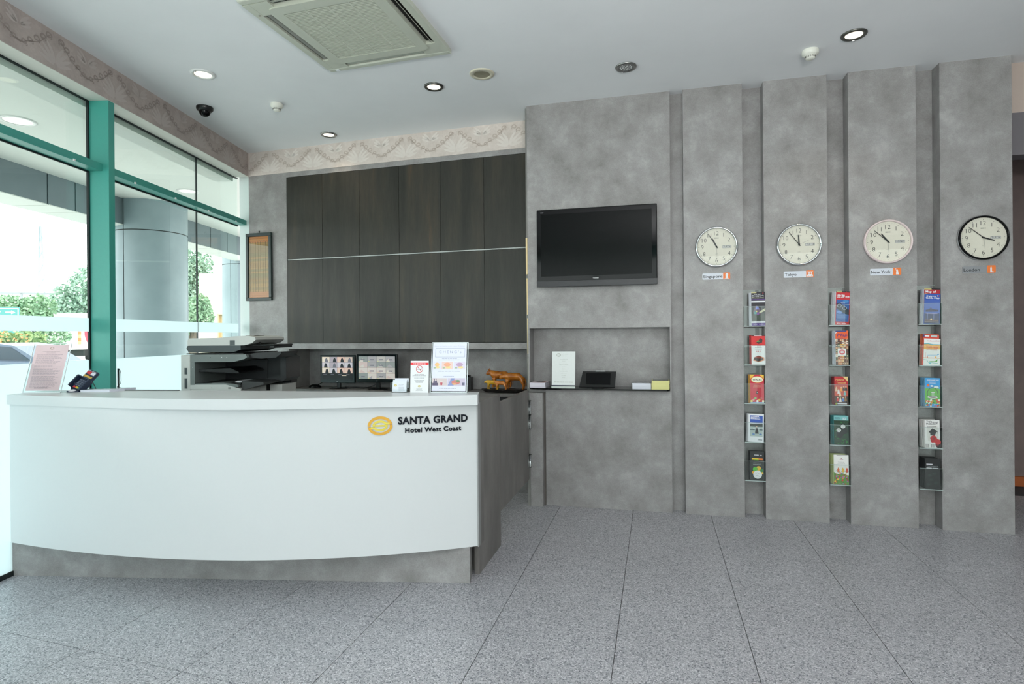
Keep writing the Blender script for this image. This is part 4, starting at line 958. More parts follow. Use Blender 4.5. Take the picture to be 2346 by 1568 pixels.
def c_museum(m, w, h):
    m.rect(0, w, 0, h, pm(238, 236, 234), 1); m.text('The', w * .1, h * .94, .008, K_, 3, capref='T'); m.text('Changi', w * .28, h * .88, .018, K_, 3, width=w * .62, capref='C'); m.text('Museum', w * .1, h * .83, .013, K_, 3, width=w * .66, capref='M')
    m.poly([(w * .1, h * .74), (w * .86, h * .78), (w * .9, h * .2), (w * .2, h * .24)], pm(222, 220, 214), 2); m.lines(w * .14, w * .8, h * .74, h * .79, 2, pm(90, 84, 80), 4, seed=3)
    m.poly([(w * .24, h * .56), (w * .5, h * .7), (w * .86, h * .6), (w * .62, h * .5)], pm(30, 28, 32), 4); m.poly([(w * .34, h * .56), (w * .36, h * .46), (w * .66, h * .44), (w * .74, h * .54)], pm(44, 40, 44), 3); m.ribbon([(w * .84, h * .6), (w * .87, h * .5)], .002, K_, 4)
    for cx, cz, rr in ((.56, .34, .022), (.66, .28, .018), (.5, .26, .014), (.84, .22, .02)): m.disc(w * cx, h * cz, rr, pm(196, 20, 30), 5 + int(cx * 5), n=12)
    m.disc(w * .57, h * .34, .009, pm(140, 8, 20), 11, n=12); m.disc(w * .9, h * .1, .02, pm(40, 16, 20), 5, n=12); m.disc(w * .8, h * .12, .012, pm(120, 20, 30), 6, n=10)
    for cx in (.04, .12, .2, .4, .48, .56): m.rect(w * cx, w * (cx + .03), h * .02, h * .14, pm(70, 54, 40), 4)
def c_black(m, w, h):
    m.rect(0, w, 0, h, pm(18, 20, 22), 1); m.rect(w * .08, w * .5, h * .79, h * .815, W_, 2); m.text('YourSingapore', w * .08, h * .72, .009, pm(150, 158, 160), 2, width=w * .8); m.rect(w * .08, w * .44, h * .67, h * .69, W_, 2); m.rect(w * .48, w * .9, h * .67, h * .69, pm(200, 204, 206), 2)
    for a, b in ((.3, .44), (.6, .5), (.4, .3), (.7, .2), (.2, .15)): m.disc(w * a, h * b, .012, pm(34, 44, 42), 2, rz=.008)
# col,row: name,label, x0, x1, height, cover, edge colour, n behind, tilt (lean sideways), behind label
BR = [
 (0, 0, 'map_leaflet', "purple and black shopping map leaflet reading Shopper's Blueprint", .724, .824, .262, c_shopper, (232, 234, 240), 4, .0),
 (0, 1, 'leaflet', 'red topped white leaflet with a brownie picture', .722, .824, .228, c_brownie, (190, 50, 50), 3, .0),
 (0, 2, 'leaflet', 'crimson walking guide leaflet reading WALKS in an oval', .712, .812, .220, c_walks, (214, 160, 70), 3, .0),
 (0, 3, 'leaflet', 'white leaflet with blue block and seated figure photo', .695, .806, .216, c_bluewhite, (232, 232, 236), 3, .02),
 (0, 4, 'leaflet', 'black leaflet with green and orange dots round a white disc', .706, .809, .225, c_blackdots, (30, 32, 34), 3, .0),
 (1, 0, 'map_leaflet', 'red map leaflet with Chinese title and night sky photo', 1.314, 1.410, .255, c_tourist, (224, 224, 228), 5, .05),
 (1, 1, 'map_leaflet', 'orange map leaflet covered in small portraits reading Map', 1.318, 1.406, .258, c_map, (214, 218, 226), 4, .0),
 (1, 2, 'leaflet', 'red and gold leaflet of waxwork figures', 1.308, 1.402, .212, c_wax, (120, 20, 30), 3, .0),
 (1, 3, 'leaflet', 'dark green leaflet with two pandas', 1.303, 1.403, .218, c_panda, (60, 130, 130), 4, .0),
 (1, 4, 'leaflet', 'white garden leaflet with bright tropical flowers', 1.300, 1.402, .222, c_garden, (190, 200, 140), 5, .0),
 (2, 0, 'map_leaflet', 'blue Singapore Guide Map leaflet in front', 1.902, 2.004, .222, c_guide, (200, 204, 214), 3, .05),
 (2, 1, 'leaflet', 'white and orange leaflet reading FUN PASS', 1.898, 2.003, .196, c_funpass, (214, 120, 90), 3, .05),
 (2, 2, 'leaflet', 'blue and green park leaflet with flowers and fountain', 1.908, 2.003, .208, c_bluegreen, (110, 160, 190), 4, .02),
 (2, 3, 'leaflet', 'white museum leaflet with graduation cap and red rose', 1.907, 2.002, .202, c_museum, (220, 216, 212), 5, .0),
 (2, 4, 'leaflet', 'plain black leaflet reading YourSingapore', 1.908, 2.002, .222, c_black, (22, 26, 28), 6, .0),
]
holders = {}
for ci, (g0, g1) in enumerate(GR):
    for ri, zb_ in enumerate(ZB):
        if ri == 0:
            holders[ci] = h = make_holder(g0, g1, '')
        else:
            h = copy_tree(holders[ci])
        h.matrix_world = Matrix.Translation((g0, YH, zb_))
        nm = [b for b in BR if b[0] == ci and b[1] == ri][0][3]
        h['label'] = 'clear acrylic holder, %s in the %s recess' % ({0: 'topmost', 1: 'second from top', 2: 'middle one', 3: 'fourth from top', 4: 'lowest'}[ri], {0: 'left brochure', 1: 'middle brochure', 2: 'right brochure'}[ci])
ORD = ['second', 'third', 'fourth', 'fifth', 'sixth', 'seventh', 'eighth', 'ninth', 'tenth']
def leaflet(name, label, x0, w, y, z, h, fn, edge, th, lean, side, group=None):
    M = Matrix.Translation((x0, y, z)) @ Matrix.Rotation(side, 4, 'Y') @ Matrix.Rotation(-lean, 4, 'X')
    t = thing(name, label, 'leaflet', group=group, M=M)
    mb = MB(); mb.box(0, w, 0, th, 0, h, pm(*edge, 0.6)); mb.obj('pages', t)
    if fn:
        mb = MB(); fn(mb, w, h); mb.obj('printed_cover', t)
    return t
for ci, ri, nm, lb, x0, x1, h, fn, edge, nb, side in BR:
    x0, x1 = x0 * 0.995 - 0.002, x1 * 0.995 - 0.002
    z = ZB[ri] + 0.001; y = YH + 0.007; w = x1 - x0
    leaflet(nm, lb, x0, w, y, z, h, fn, edge, 0.004, 0.035, side)
    ylim = YH + 0.096
    if (ci, ri) == (2, 0):
        leaflet('map_leaflet', 'dark red Map of Singapore leaflet behind the blue guide map', x0, w, y + 0.006, z, .262, c_sgmap, edge, 0.005, 0.04, side)
    if (ci, ri) == (2, 1):
        leaflet('map_leaflet', 'orange red map leaflet behind the FUN PASS leaflet', x0 - .006, w * .98, y + 0.006, z, .226, c_redmap, (190, 90, 70), 0.005, 0.04, side)
    s0 = y + (0.013 if (ci, ri) in ((2, 0), (2, 1)) else 0.006)
    room = ylim - s0 - 0.012
    pitch = min(room / (nb + 1), 0.0125)
    first = None
    for k in range(nb):
        hh = h + (.035 if (ci, ri) in ((2, 0), (2, 1)) else 0) - random.uniform(0, 0.004)
        dx = -0.003 * (k + 1) * (0.6 if edge[0] < 60 else 1) 
        if x0 + dx < GR[ci][0] + 0.004: dx = GR[ci][0] + 0.004 - x0
        ee = edge if k % 2 == 0 else tuple(max(0, c - 14) for c in edge)
        leaflet('leaflet', '%s sheet back behind the %s' % (ORD[k + (1 if (ci, ri) in ((2, 0), (2, 1)) else 0)], lb), x0 + dx, w, s0 + k * pitch, z, hh, None, ee, min(pitch * .85, 0.010), 0.035, side, 'spare copies behind the ' + nm.replace('_', ' ') + ' in holder %s %s' % (COLN[ci], ROWN[ri]))

# ================================================================== LEDGE UNDER THE TELEVISION
ZL = 0.997
lg = thing('glass_ledge', 'black glass ledge with rounded corners in the recess under the television', 'shelf', (-0.47, 4.9, ZL - 0.012))
pts = [(-1.049, 5.034), (0.103, 5.034), (0.103, 4.815)] + [(0.063 + .04 * math.cos(a), 4.815 - .04 * math.sin(a)) for a in (0.4, 0.8, 1.2, PI / 2)] + [(-0.99 - .055 * math.sin(a), 4.83 - .055 * math.cos(a)) for a in (0, .4, .8, 1.2, PI / 2)]
mb = MB(); mb.prism(pts, ZL - 0.012, ZL, BLACK_GL); mb.obj('glass_plate', lg, True)
# paper stacks
def stack(x0, x1, y0, y1, n, th, col, label, cat, name, top=None, jit=0.002, group=None):
    z = ZL; out = []
    for k in range(n):
        dx, dy = random.uniform(-jit, jit), random.uniform(-jit, jit)
        mb = MB(); W, Dp = x1 - x0, y1 - y0
        mb.box(0, W, 0, Dp, 0, th * 0.96, pm(*col, 0.6))
        t = None
        if k == n - 1 and top: 
            t = thing(name, label + ', topmost of its pile', cat, (x0 + dx, y0 + dy, z), group=group); mb.obj('pages', t)
            m2 = MB(); m2.M = Matrix.Translation((0, 0, th * .96)) @ Matrix.Rotation(-PI / 2, 4, 'X'); top(m2, W, Dp); m2.obj('printed_cover', t)
        else:
            o = place(mb, name, '%s from the top, %s' % (['second', 'third', 'fourth', 'fifth', 'sixth', 'seventh', 'eighth', 'ninth'][n - 2 - k], label), cat, (x0 + dx, y0 + dy, z), group=(group or name) + ' below the top one')
        z += th
def top_photo(m, w, d):
    m.rect(0, w, 0, d, pm(232, 222, 228), 1); m.poly([(w * .15, d * .55), (w * .7, d * .5), (w * .85, d * .8), (w * .35, d * .9)], pm(70, 76, 78), 2); m.disc(w * .82, d * .45, .018, pm(196, 96, 60), 3, rz=.03); m.poly([(w * .1, d * .12), (w * .6, d * .1), (w * .55, d * .3), (w * .1, d * .4)], pm(150, 60, 90), 2); m.disc(w * .75, d * .15, .02, pm(224, 90, 110), 3, rz=.012)
def flipm(fn):
    def g(m, w, d):
        s = m.M; m.M = s @ Matrix.Scale(-1, 4, (0, 0, 1)) if False else s; fn(m, w, d)
    return g
def topM(fn): return fn
def grey_top(m, w, d):
    m.rect(0, w, 0, d, pm(150, 150, 154), 1); m.rect(w * .08, w * .92, d * .1, d * .9, pm(196, 198, 202), 2); m.lines(w * .12, w * .88, d * .3, d * .8, 4, pm(110, 110, 114), 3, seed=2); m.disc(w * .4, d * .4, .02, pm(226, 226, 230), 4)
def grey_top2(m, w, d):
    m.rect(0, w, 0, d, pm(220, 216, 146), 1); m.rect(w * .06, w * .92, d * .12, d * .94, pm(128, 130, 128), 2); m.disc(w * .3, d * .5, .012, pm(190, 190, 186), 3); m.disc(w * .55, d * .45, .012, pm(190, 190, 186), 3); m.disc(w * .8, d * .5, .01, pm(190, 190, 186), 3)
stack(-1.040, -0.908, 4.80, 5.00, 9, 0.0046, (226, 222, 232), 'white glossy booklet at the left end of the black ledge', 'booklet', 'booklet', top_photo, group='white booklets at the left end of the ledge')
stack(-0.193, -0.046, 4.815, 4.93, 6, 0.0078, (228, 230, 240), 'white leaflet pad near the right end of the black ledge', 'leaflet', 'leaflet_bundle', grey_top, group='white leaflet bundles on the ledge')
stack(-0.041, 0.098, 4.800, 4.93, 9, 0.0078, (226, 222, 150), 'pale yellow leaflet pad at the right end of the black ledge', 'leaflet', 'leaflet_bundle', grey_top2, group='yellow leaflet bundles on the ledge')
# notice on the ledge
nt_ = thing('notice_board', 'white printed hotel notice leaning in a clear stand on the black ledge', 'notice', (-0.853, 4.80, ZL))
mb = MB(); mb.M = Matrix.Translation((0, 0.002, 0.024)) @ Matrix.Rotation(-0.12, 4, 'X'); mb.box(0, 0.196, 0, 0.006, 0, 0.282, pm(232, 236, 234, 0.4), 0.001); mb.obj('sheet', nt_)
mb = MB(); mb.M = Matrix.Translation((0, 0.002, 0.024)) @ Matrix.Rotation(-0.12, 4, 'X'); G_ = pm(176, 180, 170)
mb.ribbon([(0.056 + .017 * math.cos(2 * PI * i / 20), .252 + .013 * math.sin(2 * PI * i / 20)) for i in range(21)], .003, pm(170, 172, 160), 1); mb.ribbon([(0.056 + .009 * math.cos(2 * PI * i / 20), .252 + .007 * math.sin(2 * PI * i / 20)) for i in range(21)], .002, pm(170, 172, 160), 1)
mb.text('SANTA GRAND', .078, .256, .006, G_, 1); mb.text('Hotel West Coast', .078, .243, .004, G_, 1)
for i, (s, zz) in enumerate((('Executive Breakfast Timing', .213), ('Daily Menu', .198), ('Coffee House Breakfast', .168), ('Level 1', .150), ('Breakfast', .132), ('From 6.30am to 10am', .114), ('Saturday and Sunday', .096), ('Till 10.30am', .078), ('Thank you', .060))): mb.text(s, .1, zz, .0055, G_, 1, align='c')
mb.clines(.1, .08, .018, .034, 1, G_, 1, seed=2); mb.obj('printed_text', nt_)
mb = MB(); mb.box(-0.001, 0.197, -0.004, 0.06, 0, 0.003, ACRYLIC); mb.box(-0.001, 0.197, -0.006, -0.003, 0, 0.015, pm(214, 222, 216, 0.3)); mb.box(-0.001, 0.197, 0.0, 0.012, 0.018, 0.023, pm(40, 44, 70, 0.4)); mb.obj('stand', nt_)
# tablet display
tb = thing('tablet_display', 'black countertop tablet tilted on a small foot on the black ledge', 'tablet', (-0.466, 4.86, ZL))
mb = MB(); mb.M = Matrix.Translation((0, -0.05, 0.012)) @ Matrix.Rotation(-0.55, 4, 'X'); mb.prism([(-0.158, 0), (0.132, 0), (0.140, 0.145), (-0.136, 0.145)], 0, 0.012, BLACK, 'y'); mb.obj('body', tb)
mb = MB(); mb.M = Matrix.Translation((0, -0.05, 0.012)) @ Matrix.Rotation(-0.55, 4, 'X'); mb.rect(-0.105, 0.095, 0.022, 0.128, BLACK_GL, 1); mb.obj('screen', tb)
mb = MB(); mb.box(-0.06, 0.04, -0.02, 0.04, 0, 0.01, BLACK, 0.002); mb.box(-0.02, 0.01, 0.0, 0.03, 0.01, 0.06, BLACK); mb.obj('foot', tb)
mb = MB(); mb.box(-0.030, 0.052, 0.028, 0.031, 0.130, 0.142, WHITE_P); o = mb.obj('white_tab', tb); o['label'] = 'white paper tab at the top edge'

# ================================================================== RECEPTION COUNTER
def cy(x): return 0.013 * x ** 3 + 0.225 * x ** 2 + 1.036 * x + 4.087
XS = [-1.02 - i * (3.800 - 1.02) / 60 for i in range(61)]
rc = thing('reception_counter', 'curved white reception counter on a grey plinth with a gold emblem', 'reception counter', (-2.3, 2.95, 0))
def curve_slab(mb, front, back, z0, z1, mat):
    n = len(front); vs = [(p[0], p[1], z) for z in (z0, z1) for p in front + back]
    m = 2 * n; fs = []
    for i in range(n - 1):
        fs += [(m + i, m + i + 1, m + n + i + 1, m + n + i)[::-1], (i, i + 1, n + i + 1, n + i), (i + 1, i, m + i, m + i + 1)[::1], (n + i, n + i + 1, m + n + i + 1, m + n + i)]
    fs += [(0, n, m + n, m), (n - 1, m + n - 1, m + 2 * n - 1, 2 * n - 1)]
    mb.add(vs, fs, mat)
def arcs():
    L = [0.0]; q = [(x, cy(x)) for x in [-1.02 - i * 0.001 for i in range(2800)]]
    for i in range(1, len(q)): L.append(L[-1] + math.hypot(q[i][0] - q[i - 1][0], q[i][1] - q[i - 1][1]))
    return q, L
AQ, AL = arcs()
def on_curve(s, off):
    import bisect
    i = min(max(bisect.bisect(AL, s), 1), len(AL) - 2)
    t = (s - AL[i - 1]) / (AL[i] - AL[i - 1]); x = AQ[i - 1][0] + (AQ[i][0] - AQ[i - 1][0]) * t; y = AQ[i - 1][1] + (AQ[i][1] - AQ[i - 1][1]) * t
    dx = AQ[i][0] - AQ[i - 1][0]; dy = AQ[i][1] - AQ[i - 1][1]; l = math.hypot(dx, dy)
    nx, ny = -dy / l, dx / l          # heading left, front is to the left of travel
    if ny > 0: nx, ny = -nx, -ny
    return Vector((x + nx * off, y + ny * off, 0))
front = [(x, cy(x)) for x in XS]; back = [(x, cy(x) + 0.04) for x in XS]
mb = MB(); curve_slab(mb, front, back, 0.21, 1.05, WHITE_CTR); mb.obj('front_panel', rc, True)
mb = MB(); mb.box(-1.0205, -1.013, 3.243, 3.29, 0.208, 1.047, pm(150, 150, 150, 0.5)); mb.box(-1.0205, -1.0135, 3.29, 3.353, 0.208, 1.047, LAM_DARK); mb.obj('end_cap', rc, True)
TOPF = [(-0.985, 3.150), (-1.13, 3.085), (-1.42, 2.975), (-1.60, 2.905), (-1.80, 2.825), (-2.00, 2.755), (-2.25, 2.69), (-2.52, 2.652), (-2.80, 2.640), (-3.11, 2.638), (-3.46, 2.648), (-3.80, 2.668)]
TOPB = [(-1.020, 3.295), (-1.15, 3.281), (-1.42, 3.248), (-1.60, 3.226), (-1.80, 3.203), (-2.00, 3.182), (-2.25, 3.158), (-2.52, 3.128), (-2.80, 3.097), (-3.11, 3.058), (-3.46, 3.015), (-3.86, 2.966)]
def smooth_pts(P, n=6):
    out = []
    for i in range(len(P) - 1):
        p0 = P[max(i - 1, 0)]; p1 = P[i]; p2 = P[i + 1]; p3 = P[min(i + 2, len(P) - 1)]
        for k in range(n):
            t = k / n
            out.append(tuple(0.5 * ((2 * p1[a]) + (-p0[a] + p2[a]) * t + (2 * p0[a] - 5 * p1[a] + 4 * p2[a] - p3[a]) * t * t + (-p0[a] + 3 * p1[a] - 3 * p2[a] + p3[a]) * t ** 3) for a in (0, 1)))
    return out + [P[-1]]
mb = MB(); curve_slab(mb, smooth_pts(TOPF), smooth_pts(TOPB), 1.047, 1.105, WHITE_CTR); mb.obj('counter_top', rc, True)
mb = MB(); mb.prism([(-3.835, 2.700), (-1.062, 3.222), (-1.13, 3.52), (-3.84, 2.99)], 0.0, 0.212, LAM); mb.obj('plinth', rc, True)
mb = MB(); mb.box(-1.075, -1.045, 3.352, 3.855, 0, 1.037, LAM_DARK); mb.obj('side_panel', rc, True)
mb = MB(); mb.box(-1.50, -1.075, 3.42, 3.853, 0.0, 1.005, LAM_DARK); mb.box(-1.50, -1.075, 3.36, 3.855, 1.005, 1.036, LAM_DARK); mb.obj('return_unit', rc, True)
# inner worktop and backing
inn = [(x, cy(x) + 0.045) for x in XS[:55]]; inb = [(-1.5 + (x + 1.02) * 0.8, 3.75) for x in XS[:55]]
mb = MB(); curve_slab(mb, [(p[0], p[1]) for p in inn], [(min(-1.52, p[0] - 0.0), 3.55 - 0.1 * (-p[0] - 1.0)) for p in inn], 0.72, 0.75, LAM); mb.obj('inner_desk', rc, True)
EM_G = pm(212, 158, 50, 0.35, 0.3); EM_Y = pm(220, 202, 80, 0.35, 0.2); INKB = pm(16, 22, 32, 0.6, 0, 0.2)
def bent(p): 
    q = on_curve(p.x, -p.y); return Vector((q.x, q.y, p.z))
# logo: u grows to the left along the curve, so mirror x
def bent_m(p):
    q = on_curve(-p.x, -p.y); return Vector((q.x, q.y, p.z))
em = MB(); em.map = bent_m; cu, cz_ = -0.5535, 0.9375
def ell(a, b, t0, t1, n=24): return [(cu + a * math.cos(math.radians(t0 + (t1 - t0) * i / n)), cz_ + b * math.sin(math.radians(t0 + (t1 - t0) * i / n))) for i in range(n + 1)]
A_, B_ = 0.0605, 0.0455
em.ribbon(ell(A_, B_, 12, 183), 0.0145, EM_G, 0, 0, 0.006); em.ribbon(ell(A_, B_, 187, 368), 0.0145, EM_G, 0, 0, 0.006)
ering = em.obj('emblem', rc, True)
em = MB(); em.map = bent_m
em.ribbon([(cu + 0.0525, cz_ + 0.0110), (cu + 0.040, cz_ + 0.0120)] + ell(0.0365, 0.0245, 27, 178, 16) + [(cu - 0.038, cz_ - 0.0005)], 0.0118, EM_Y, 0, 0, 0.006)
em.ribbon([(cu - 0.040, cz_ + 0.0005), (cu + 0.041, cz_ + 0.0005)], 0.0090, EM_Y, 1, 0, 0.0055)
em.ribbon([(cu + 0.0395, cz_ + 0.002)] + ell(0.0365, 0.0245, 358, 208, 16) + [(cu - 0.040, cz_ - 0.0120), (cu - 0.0525, cz_ - 0.0110)], 0.0118, EM_Y, 0, 0, 0.006)
em.obj('emblem_letter', ering, True)
mb = MB(); mb.map = bent_m
mb.text('SANTA GRAND', -0.455, 0.9405, 0.0430, INKB, 0, 0, width=0.397, bold=0.035, thick=0.007, space=1.06); mb.obj('name_lettering', rc, True)
mb = MB(); mb.map = bent_m
mb.text('Hotel West Coast', -0.416, 0.893, 0.0275, INKB, 0, 0, width=0.319, bold=0.024, thick=0.007, space=1.06, capref='H'); mb.obj('branch_lettering', rc, True)
# swing gate
gt = thing('swing_gate', 'low brown grey laminate swing gate between counter and television wall', 'gate', (-1.045, 4.79, 0.23))
mb = MB(); mb.box(-1.073, -1.045, 3.860, 4.775, 0.232, 0.977, LAM_DARK, 0.001); mb.obj('leaf', gt, True)
for z0, z1 in ((0.772, 0.885), (0.655, 0.768), (0.335, 0.435)):
    mb = MB(); mb.box(-1.047, -1.041, 4.735, 4.782, z0 + 0.004, z1 - 0.004, STEEL); mb.box(-1.034, -1.030, 4.781, 4.789, z0 + 0.004, z1 - 0.004, STEEL)
    mb.tube([(-1.036, 4.782, z0 - 0.006), (-1.036, 4.782, z0)], 0.010, BLACK, 12); mb.tube([(-1.036, 4.782, z1), (-1.036, 4.782, z1 + 0.006)], 0.010, BLACK, 12); hg = mb.obj('hinge', gt, True)
    mb = MB(); mb.tube([(-1.036, 4.782, z0), (-1.036, 4.782, z1)], 0.008, CHROME, 12); mb.obj('hinge_pin', hg, True)
# pale wooden tab edges beside the television panel
YW = pm(226, 204, 156, 0.6)
for i, (z0, z1, dx) in enumerate(((1.960, 2.270, 0.017), (1.615, 1.925, 0.012), (1.28, 1.585, 0.009), (0.985, 1.24, 0.006))):
    mb = MB(); mb.prism([(-0.004, 0), (-dx, 0), (-dx - 0.002, z1 - z0), (-0.004, z1 - z0)], -0.02, 0.02, YW if i < 3 else pm(206, 206, 186, 0.6), 'y')
    place(mb, 'edge_board', ('uppermost', 'second', 'third', 'lowest')[i] + ' pale wooden strip fixed along the left edge of the television wall', 'wooden strip', (-1.060, YF + 0.022, z0), group='pale strips beside the cabinet')

# ================================================================== THINGS ON THE COUNTER
ZT = 1.105
def tilt(loc, rz, a): return Matrix.Translation(loc) @ Matrix.Rotation(rz, 4, 'Z') @ Matrix.Rotation(-a, 4, 'X')
# pink terms sheet in acrylic stand
PL = Vector((-3.81, 2.775, ZT))
ps = thing('menu_stand', 'slanted clear acrylic stand holding a pink sheet of printed terms, left end of the counter', 'sign stand', PL.to_tuple(), 0.22)
T = Matrix.Rotation(-0.30, 4, 'X')
mb = MB(); mb.M = T; mb.box(-0.012, 0.232, 0, 0.0025, 0, 0.318, ACRYLIC); mb.M = None; mb.box(-0.012, 0.232, 0, 0.10, 0, 0.003, ACRYLIC)
mb.obj('acrylic_holder', ps)
mb = MB(); mb.M = T; EDG = pm(236, 244, 246, 0.3)
mb.box(-0.012, 0.232, -0.001, 0.003, 0, 0.006, EDG); mb.box(0.2285, 0.232, -0.001, 0.003, 0, 0.318, EDG); mb.box(-0.012, -0.009, -0.001, 0.003, 0, 0.318, EDG); mb.box(-0.012, 0.232, -0.001, 0.003, 0.315, 0.318, EDG); mb.obj('polished_edges', ps)
mb = MB(); mb.M = T; mb.rect(0.004, 0.218, 0.014, 0.309, pm(216, 190, 194, 0.6), 1); PT = pm(150, 132, 140)
mb.disc(.112, .288, .013, pm(170, 150, 130), 2, rz=.009); mb.disc(.112, .288, .008, pm(216, 190, 194, 0.6), 3, rz=.0055)
mb.text('SANTA GRAND HOTEL WEST COAST', .112, .262, .0042, pm(120, 104, 114), 2, align='c', width=.11); mb.text('TERMS & CONDITIONS', .112, .254, .0036, PT, 2, align='c', width=.06)
z = .247; sd = 1
for n in (6, 1, 3, 0, 3, 0, 7, 0, 2, 3, 3, 0, 4, 0, 3, 0, 3, 0, 3):
    if n: mb.lines(.024, .198, z - n * .0062, z, n, PT, 2, seed=sd, fill=.32, gapw=.35)
    z -= max(n, .8) * .0062; sd += 1
    if z < .05: break
mb.clines(.10, .05, .026, .036, 2, PT, 2, seed=5); mb.ribbon([(.17, .036), (.173, .046), (.176, .036), (.18, .042)], .0012, PT, 2); mb.obj('pink_sheet', ps)
# card terminal
ct = thing('card_terminal', 'dark blue card payment terminal with coloured keys on a stand', 'card terminal', (-3.545, 2.905, ZT), 0.30)
NAVY = pm(44, 54, 76, 0.4); 
mb = MB(); mb.prism([(-0.035, -0.05), (0.035, -0.05), (0.045, 0.02), (0.10, 0.06), (0.10, 0.09), (-0.035, 0.09)], 0, 0.010, NAVY, 'z'); mb.prism([(-0.05, 0.0), (0.02, 0.0), (0.055, 0.03), (-0.03, 0.06)], 0, 0.03, NAVY, 'y'); mb.obj('stand_base', ct)
mb = MB(); TT = Matrix.Translation((0.0, -0.02, 0.018)) @ Matrix.Rotation(-0.62, 4, 'X') @ Matrix.Rotation(0.42, 4, 'Y')
mb.M = TT; mb.box(-0.037, 0.037, 0, 0.024, 0, 0.150, NAVY, 0.008); mb.obj('terminal_body', ct)
mb = MB(); mb.M = TT; mb.prism([(-0.046, 0.0), (-0.037, 0.0), (-0.037, 0.085), (-0.046, 0.078)], -0.026, 0.018, NAVY, 'y'); mb.prism([(0.037, 0.0), (0.046, 0.0), (0.046, 0.078), (0.037, 0.085)], -0.026, 0.018, NAVY, 'y'); mb.box(-0.046, 0.046, -0.026, 0.0, 0.078, 0.083, NAVY); mb.obj('privacy_shield', ct)
mb = MB(); mb.M = TT; mb.rect(-0.030, 0.030, 0.092, 0.106, pm(214, 178, 86), 1); mb.rect(-0.030, 0.0, 0.116, 0.136, pm(206, 60, 66), 1); mb.rect(0.002, 0.030, 0.116, 0.136, pm(224, 226, 236), 1); mb.rect(-0.030, 0.030, 0.139, 0.142, pm(200, 204, 210), 1); mb.obj('screen_stickers', ct)
mb = MB(); mb.M = TT
for r_ in range(4):
    for c_ in range(3): mb.box(-0.026 + c_ * 0.019, -0.012 + c_ * 0.019, -0.003, 0, 0.022 + r_ * 0.013, 0.031 + r_ * 0.013, pm(110, 118, 134), 0.001)
for c_, cc in ((0, (216, 60, 66)), (1, (226, 190, 70)), (2, (50, 176, 110))): mb.box(-0.027 + c_ * 0.019, -0.011 + c_ * 0.019, -0.004, 0, 0.005, 0.017, pm(*cc), 0.001)
mb.obj('keypad', ct)
mb = MB(); mb.disc(0, 0, .02, pm(226, 222, 228), 1, rz=.008, y=0); mb.M = None
mb = MB(); mb.M = Matrix.Translation((0.0, -0.052, 0.012)) @ Matrix.Rotation(-1.0, 4, 'X'); mb.disc(0, 0, .024, pm(226, 222, 228), 1, rz=.011); mb.obj('maker_badge', ct)
mb = MB(); mb.tube([(0.055, 0.03, 0.092), (0.085, 0.04, 0.012)], 0.0022, BLACK, 6); mb.obj('support_rod', ct)
# white signature tray with stylus pole and cord
tr_ = thing('signature_pad', 'flat white signature pad with black stylus and coiled cord', 'signature pad', (-3.36, 3.0, ZT), 0.24)
mb = MB(); mb.prism([(-0.155, -0.09), (0.03, -0.095), (0.085, 0.075), (-0.02, 0.085)], 0, 0.014, pm(226, 228, 240, 0.35), 'z'); mb.obj('pad_body', tr_)
mb = MB(); mb.prism([(-0.10, -0.045), (0.03, -0.05), (0.06, 0.05), (-0.02, 0.06)], 0.014, 0.0155, pm(196, 206, 210, 0.06), 'z'); mb.obj('pad_screen', tr_)
mb = MB(); mb.tube([(-0.03, 0.075, 0.014), (-0.03, 0.075, 0.138)], 0.0055, BLACK, 8); mb.obj('stylus', tr_)
mb = MB(); mb.tube([(-0.027, 0.075, 0.134), (-0.018, 0.075, 0.125), (-0.013, 0.075, 0.105), (-0.012, 0.075, 0.06), (-0.015, 0.075, 0.04), (-0.026, 0.07, 0.028), (-0.036, 0.07, 0.017), (-0.02, 0.06, 0.017), (0.02, 0.055, 0.012), (0.04, 0.05, 0.004)], 0.0016, BLACK, 6); mb.obj('cord', tr_)
# thin dark mouse mat / slot at the counter's back edge
mb = MB(); mb.box(-0.19, 0.19, -0.006, 0.006, 0, 0.005, pm(60, 66, 68, 0.4), 0.001); place(mb, 'cable_tray_lid', 'thin dark strip lying on the back edge of the white counter top', 'strip', (-3.12, 3.045, ZT), 0.13)
